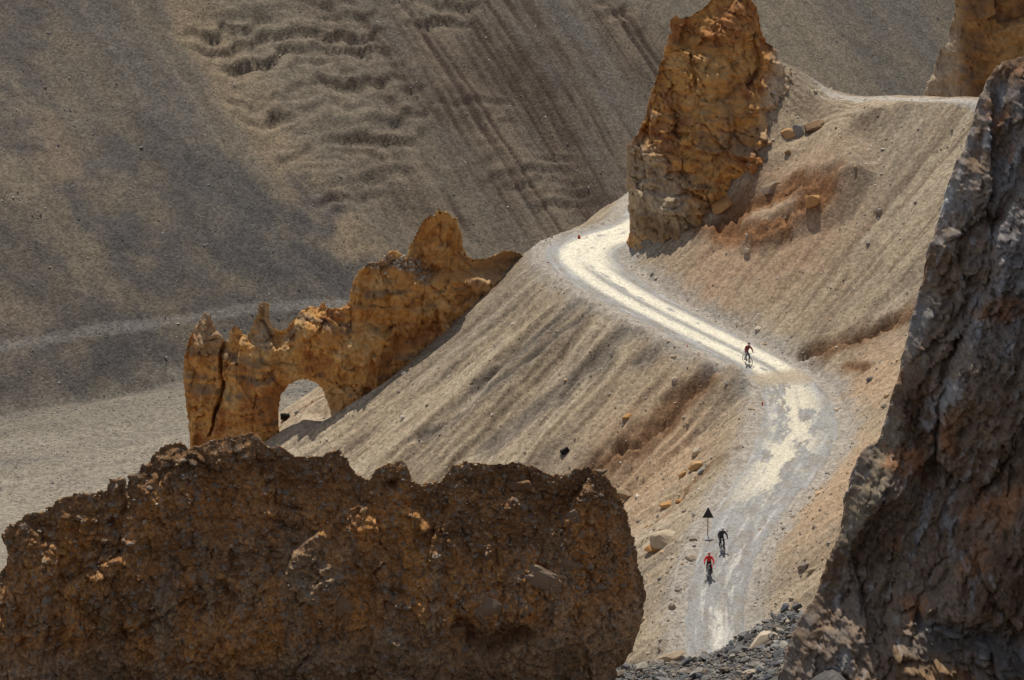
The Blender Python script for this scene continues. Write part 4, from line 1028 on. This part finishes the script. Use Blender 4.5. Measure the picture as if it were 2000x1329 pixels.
# ------------------------------------------------------------------ sign, stick
def tube(bm, pts, r, n=8):
    """tube along points; r scalar or list"""
    rings = []
    pts = [Vector(p) for p in pts]
    for i, p in enumerate(pts):
        d = (pts[min(i+1, len(pts)-1)]-pts[max(i-1, 0)]).normalized()
        u = d.orthogonal().normalized() if i == 0 else (u-d*u.dot(d)).normalized()
        v = d.cross(u); rr = r[i] if isinstance(r, (list, tuple)) else r
        rings.append([bm.verts.new(p+(u*math.cos(a)+v*math.sin(a))*rr) for a in [2*math.pi*k/n for k in range(n)]])
    for a, b in zip(rings, rings[1:]):
        for k in range(n): bm.faces.new((a[k], a[(k+1) % n], b[(k+1) % n], b[k]))
    bm.faces.new(rings[0][::-1]); bm.faces.new(rings[-1])
def obj(name, bm, mat, parent=None, smooth=True, label=None):
    me = bpy.data.meshes.new(name); bmesh.ops.recalc_face_normals(bm, faces=bm.faces[:]); bm.to_mesh(me); bm.free(); me.materials.append(mat)
    for p in me.polygons: p.use_smooth = smooth
    o = bpy.data.objects.new(name, me); COL.objects.link(o)
    if parent: o.parent = parent
    if label: o['label'] = label
    return o
M['sign'] = plain('dark_sign', (0.018, 0.016, 0.022), 0.6); M['rust'] = plain('rusty_pole', (0.22, 0.09, 0.05), 0.8, 0.2)
M['wood'] = plain('dry_wood', (0.60, 0.55, 0.46), 0.9, 0, 0.3, 20)
x, y, z = hitm(1382, 1047)
sg = empty('warning_sign', (x, y, z), 'black triangular road sign on a thin rusty pole left of the road', 'sign')
s = y/F
bm = bmesh.new(); tube(bm, [(0, 0, -0.3), (0, 0.01, 1.2), (0.01, 0, 2.0)], 0.032); obj('pole', bm, M['rust'], sg)
bm = bmesh.new()
H1, H2, Wd = 38*s*1.05, 60*s*1.06, 24*s
tri = [(-Wd/2, H1), (Wd/2, H1), (0, H2)]
f = [bm.verts.new((a, -0.05, b)) for a, b in tri]; b_ = [bm.verts.new((a, -0.035, b)) for a, b in tri]
bm.faces.new(f); bm.faces.new(b_[::-1])
for k in range(3): bm.faces.new((f[k], f[(k+1) % 3], b_[(k+1) % 3], b_[k]))
bmesh.ops.bevel(bm, geom=bm.edges[:], offset=0.004, segments=1, affect='EDGES')
obj('sign_plate', bm, M['sign'], sg, False)
bm = bmesh.new(); tube(bm, [(0, -0.03, H1+0.1), (0, -0.03, H2-0.15)], 0.018, 6); obj('bracket', bm, M['rust'], sg)
x, y, z = hitm(1630, 1035)
st = empty('dry_branch', (x, y, z), 'pale dry forked stick lying beside the cliff edge', 'branch')
bm = bmesh.new(); tube(bm, [(-0.45, 0, 0.50), (-0.2, 0, 0.2), (0.1, 0, 0.05), (0.55, 0.1, -0.1)], [0.02, 0.035, 0.045, 0.03], 6); obj('stem', bm, M['wood'], st)
bm = bmesh.new(); tube(bm, [(0.1, 0, 0.05), (0.3, 0, 0.25), (0.35, 0, 0.42)], [0.03, 0.02, 0.01], 6); obj('twig', bm, M['wood'], st)

# ------------------------------------------------------------------ cyclists
def cm(n, c, r=0.7, m=0.0): M[n] = plain(n, c, r, m)
cm('tyre', (0.02, 0.02, 0.022)); cm('bike_black', (0.03, 0.03, 0.035), 0.4, 0.3); cm('bike_silver', (0.55, 0.56, 0.58), 0.35, 0.8)
cm('red_cloth', (0.62, 0.02, 0.02)); cm('maroon_cloth', (0.20, 0.02, 0.035)); cm('black_cloth', (0.02, 0.02, 0.028)); cm('skin', (0.45, 0.27, 0.19)); cm('helmet_pale', (0.55, 0.58, 0.66), 0.4)
cm('helmet_dark', (0.06, 0.06, 0.07), 0.4); cm('helmet_red', (0.30, 0.05, 0.05), 0.4); cm('grey_cloth', (0.16, 0.17, 0.21)); cm('shoe', (0.05, 0.05, 0.055))

def ring(bm, c, R_, r, n=40, m=6):
    rows = []
    for i in range(n):
        a = 2*math.pi*i/n; row = []
        for j in range(m):
            b = 2*math.pi*j/m; q = R_+r*math.cos(b)
            row.append(bm.verts.new((c[0]+r*math.sin(b), c[1]+q*math.cos(a), c[2]+q*math.sin(a))))
        rows.append(row)
    for i in range(n):
        for j in range(m):
            bm.faces.new((rows[i][j], rows[(i+1) % n][j], rows[(i+1) % n][(j+1) % m], rows[i][(j+1) % m]))

def bicycle(loc, rz, label, frame_mat, rim_mat, tilt=0.0):
    """front points to local -Y"""
    b = empty('bicycle', loc, label, 'bicycle', 'bicycles ridden along the road', rz); b.rotation_euler = (R(-3), tilt, rz)
    for name, yy in (('wheel', -0.56), ('wheel', 0.50)):
        bm = bmesh.new(); ring(bm, (0, yy, 0.35), 0.325, 0.026); w_ = obj(name, bm, M['tyre'], b)
        bm = bmesh.new(); ring(bm, (0, yy, 0.35), 0.298, 0.010, 40, 5); obj('rim', bm, rim_mat, w_)
        bm = bmesh.new()
        for k in range(16):
            a = 2*math.pi*k/16; sx = 0.03*(1 if k % 2 else -1)
            tube(bm, [(sx, yy, 0.35), (0, yy+0.295*math.cos(a), 0.35+0.295*math.sin(a))], 0.0025, 4)
        tube(bm, [(-0.05, yy, 0.35), (0.05, yy, 0.35)], 0.022, 8)
        obj('spokes', bm, rim_mat, w_)
    bm = bmesh.new()
    BB, ST, HT, HB, RA = (0, 0.06, 0.30), (0, 0.24, 0.86), (0, -0.36, 0.90), (0, -0.40, 0.74), (0, 0.50, 0.35)
    for a, c, r in ((BB, ST, .017), (BB, HB, .021), (ST, HT, .017), (HB, HT, .022)): tube(bm, [a, c], r)
    for sx in (-0.06, 0.06):
        tube(bm, [(0.02*sx/abs(sx), BB[1], BB[2]), (sx, RA[1], RA[2])], .011, 6); tube(bm, [(0.015*sx/abs(sx), ST[1], ST[2]-.05), (sx, RA[1], RA[2])], .009, 6)
    obj('frame', bm, frame_mat, b)
    bm = bmesh.new()
    for sx in (-0.055, 0.055): tube(bm, [(sx*0.9, -0.41, 0.70), (sx, -0.49, 0.5), (sx, -0.56, 0.35)], .016, 6)
    tube(bm, [(-0.055, -0.41, 0.70), (0.055, -0.41, 0.70)], .018, 6); tube(bm, [(0, -0.40, 0.70), (0, -0.36, 0.96)], .015, 6)
    obj('fork', bm, frame_mat, b)
    bm = bmesh.new(); tube(bm, [(0, -0.36, 0.95), (0, -0.43, 1.0)], .016, 6); tube(bm, [(-0.32, -0.38, 1.02), (-0.16, -0.42, 1.01), (0, -0.43, 1.0), (0.16, -0.42, 1.01), (0.32, -0.38, 1.02)], .013, 6); obj('handlebar', bm, M['bike_black'], b)
    bm = bmesh.new(); tube(bm, [(0, 0.24, 0.84), (0, 0.27, 0.95)], .013, 6); tube(bm, [(0, 0.10, 0.97), (0, 0.2, 0.98), (0, 0.38, 0.985)], [.02, .045, .075], 8); obj('saddle', bm, M['bike_black'], b)
    bm = bmesh.new(); ring(bm, (0.05, 0.06, 0.30), 0.085, 0.008, 20, 4); tube(bm, [(0.07, 0.06, 0.30), (0.08, -0.08, 0.20)], .01, 6); tube(bm, [(-0.07, 0.06, 0.30), (-0.08, 0.20, 0.40)], .01, 6)
    tube(bm, [(0.08, -0.08, 0.20), (0.17, -0.08, 0.20)], .014, 6); tube(bm, [(-0.08, 0.20, 0.40), (-0.17, 0.20, 0.40)], .014, 6); obj('crank', bm, M['bike_silver'], b)
    bm = bmesh.new(); tube(bm, [(-0.06, 0.3, 0.72), (-0.06, 0.72, 0.72), (0.06, 0.72, 0.72), (0.06, 0.3, 0.72)], .007, 5)
    for sx in (-.07, .07): tube(bm, [(sx, 0.50, 0.36), (sx, 0.60, 0.72)], .006, 5)
    obj('rear_rack', bm, M['bike_black'], b)
    return b

def skin_obj(name, verts, edges, radii, mat, parent, levels=2, root=0):
    me = bpy.data.meshes.new(name); me.from_pydata([Vector(v) for v in verts], edges, []); me.materials.append(mat)
    o = bpy.data.objects.new(name, me); COL.objects.link(o); o.parent = parent
    m = o.modifiers.new('Skin', 'SKIN'); m.use_smooth_shade = True
    if not me.skin_vertices: 
        bpy.context.view_layer.update()
    lay = me.skin_vertices[0] if me.skin_vertices else None
    for i, r in enumerate(radii):
        rr = r if isinstance(r, tuple) else (r, r); lay.data[i].radius = rr; lay.data[i].use_root = (i == root)
    s_ = o.modifiers.new('Sub', 'SUBSURF'); s_.levels = levels; s_.render_levels = levels
    return o

def rider(loc, rz, label, top, legs, helmet, tilt=0.0, vest=None):
    p = empty('person', loc, label, 'person', None, rz); p.rotation_euler = (R(-3), tilt, rz)
    # pelvis, spine, chest, neck, head base; arms to the bar, legs to the pedals (front is -Y)
    V_ = [(0, 0.24, 1.03), (0, 0.14, 1.22), (0, 0.00, 1.42), (0, -0.08, 1.53), (0, -0.13, 1.60),           # 0-4
          (-0.17, -0.02, 1.46), (-0.31, -0.12, 1.26), (-0.30, -0.34, 1.07), (-0.30, -0.39, 1.04),         # 5-8 arm
          (0.17, -0.02, 1.46), (0.31, -0.12, 1.26), (0.30, -0.34, 1.07), (0.30, -0.39, 1.04),             # 9-12
          (-0.09, 0.20, 0.98), (-0.14, -0.16, 0.84), (-0.13, 0.18, 0.47), (-0.13, 0.10, 0.42),            # 13-16 raised leg
          (0.09, 0.20, 0.98), (0.13, -0.12, 0.64), (0.13, -0.02, 0.27), (0.13, -0.12, 0.23)]              # 17-20
    E = [(0,1),(1,2),(2,3),(3,4),(2,5),(5,6),(6,7),(7,8),(2,9),(9,10),(10,11),(11,12),(0,13),(13,14),(14,15),(15,16),(0,17),(17,18),(18,19),(19,20)]
    Rr = [.13,.125,(.15,.13),.06,.05,.07,.05,.035,.032,.07,.05,.035,.032,.095,.062,.042,.038,.095,.062,.042,.038]
    body = skin_obj('body', V_, E, Rr, legs, p)
    # jacket over torso and arms
    jv = [V_[0], V_[1], V_[2], V_[3], V_[5], V_[6], V_[7], V_[9], V_[10], V_[11]]
    jv[0] = (0, 0.21, 1.08)
    skin_obj('jacket', jv, [(0,1),(1,2),(2,3),(2,4),(4,5),(5,6),(2,7),(7,8),(8,9)], [.14,(.145,.14),(.175,.15),.075,.088,.066,.05,.088,.066,.05], top, p)
    # head with face
    bm = bmesh.new(); bmesh.ops.create_uvsphere(bm, u_segments=20, v_segments=14, radius=0.1)
    for v in bm.verts:
        v.co.x *= 0.78; v.co.z *= 1.15
        if v.co.y < -0.05 and abs(v.co.x) < 0.02 and -0.03 < v.co.z < 0.02: v.co.y -= 0.02
        if v.co.z < -0.05: v.co.x *= 0.85; v.co.y = v.co.y*0.9-0.01
    h = obj('head', bm, M['skin'], p); h.location = (0, -0.16, 1.69); h.rotation_euler = (R(-4), 0, 0)
    for sx in (-1, 1):
        bm = bmesh.new(); bmesh.ops.create_uvsphere(bm, u_segments=8, v_segments=6, radius=0.011); e = obj('eye', bm, M['bike_black'], h); e.location = (0.03*sx, -0.088, 0.01)
        bm = bmesh.new(); bmesh.ops.create_uvsphere(bm, u_segments=8, v_segments=6, radius=0.022); bmesh.ops.scale(bm, vec=(.4, .8, 1.2), verts=bm.verts); e = obj('ear', bm, M['skin'], h); e.location = (0.08*sx, 0, -0.005)
    bm = bmesh.new(); tube(bm, [(-0.02, -0.088, -0.05), (0, -0.094, -0.052), (0.02, -0.088, -0.05)], .004, 5); obj('mouth', bm, M['red_stone'], h)
    bm = bmesh.new(); bmesh.ops.create_uvsphere(bm, u_segments=20, v_segments=14, radius=0.122)
    bmesh.ops.delete(bm, geom=[v for v in bm.verts if v.co.z < -0.012], context='VERTS')
    for v in bm.verts: v.co.y *= 1.2; v.co.x *= 0.88; v.co.z *= 0.9
    hm = obj('helmet', bm, helmet, p); hm.location = (0, -0.15, 1.725); sm = hm.modifiers.new('Solid', 'SOLIDIFY'); sm.thickness = 0.02
    # hands: palm and five fingers closed on the grip
    for sx in (-1, 1):
        hv = [(0.29*sx, -0.33, 1.075), (0.30*sx, -0.375, 1.055)]; ed = [(0, 1)]; rr = [.028, .030]
        for k in range(4):
            bx_ = (0.268+0.021*k)*sx; i = len(hv); L_ = [1, 1.1, 1.05, .85][k]
            hv += [(bx_, -0.405, 1.052), (bx_, -0.43*1.0-0.004*L_, 1.03), (bx_, -0.42, 1.005)]; ed += [(1, i), (i, i+1), (i+1, i+2)]; rr += [.0105, .0095, .0085]
        i = len(hv); hv += [(0.262*sx, -0.37, 1.035), (0.255*sx, -0.395, 1.01)]; ed += [(1, i), (i, i+1)]; rr += [.012, .010]
        skin_obj('hand', hv, ed, rr, M['skin'] if vest is None else vest, p, 1)
    for (a, c) in (((-0.13, 0.13, 0.42), (-0.135, 0.10, 0.41)), ((0.13, -0.08, 0.22), (0.135, -0.10, 0.21))):
        bm = bmesh.new(); yy = c[1]; zz = c[2]
        tube(bm, [(c[0], yy+0.12, zz+0.03), (c[0], yy+0.06, zz+0.03), (c[0], yy-0.05, zz+0.01), (c[0], yy-0.13, zz)], [.03, .042, .042, .026], 10); obj('shoe', bm, M['shoe'], p)
    return p

def face_dir(px1, py1, px2, py2):
    a = hitm(px1, py1); b = hitm(px2, py2); d = Vector((b[0]-a[0], b[1]-a[1])); return math.atan2(d.x, -d.y)
def cyclist(px, py, rz, blab, plab, top, legs, helmet, rim, tilt=0.0, gloves=None):
    x, y, z = hitm(px, py); z += 0.05
    y += 0.45
    bicycle((x, y, z), rz, blab, M['bike_black'], rim, tilt); rider((x, y, z), rz, plab, top, legs, helmet, tilt, gloves)
    return x, y, z
cyclist(1385, 1134, R(-4), 'touring bicycle carrying a red pannier, ridden in front', 'cyclist in a bright red jacket and dark shorts riding the lowest bicycle', M['red_cloth'], M['black_cloth'], M['helmet_red'], M['bike_silver'])
x, y, z = hitm(1385, 1134); z += 0.05
# pannier hanging at the rear wheel
bm = bmesh.new(); bmesh.ops.create_cube(bm, size=1); bmesh.ops.scale(bm, vec=(0.17, 0.34, 0.40), verts=bm.verts)
bmesh.ops.bevel(bm, geom=bm.edges[:], offset=0.05, segments=3, affect='EDGES')
pn_ = empty('pannier_bag', (x+0.17, y+0.45+0.55, z+0.34), 'red pannier bag with black base hanging beside the rear wheel of the front bicycle', 'bag', None, R(-4))
b1 = obj('bag_body', bm, M['red_cloth'], pn_); b1.location = (0.03, 0, 0.18)
bm = bmesh.new(); bmesh.ops.create_cube(bm, size=1); bmesh.ops.scale(bm, vec=(0.185, 0.35, 0.20), verts=bm.verts); bmesh.ops.bevel(bm, geom=bm.edges[:], offset=0.04, segments=3, affect='EDGES')
b2 = obj('bag_base', bm, M['black_cloth'], pn_); b2.location = (0.03, -0.01, 0.08)
bm = bmesh.new(); tube(bm, [(-0.05, -.1, .36), (0.03, -.1, .405), (.11, -.1, .36)], .008, 5); obj('strap', bm, M['black_cloth'], pn_)
cyclist(1411, 1084, R(10), 'mountain bicycle ridden by the figure in black, just behind the red rider', 'cyclist all in black with a pale helmet riding behind the red cyclist', M['black_cloth'], M['black_cloth'], M['helmet_pale'], M['bike_silver'], 0, M['black_cloth'])
cyclist(1460, 717, R(22), 'bicycle with pale rims ridden alone on the upper straight of the road', 'cyclist in a dark maroon top riding alone on the upper road', M['maroon_cloth'], M['grey_cloth'], M['helmet_dark'], M['bike_silver'], R(3))
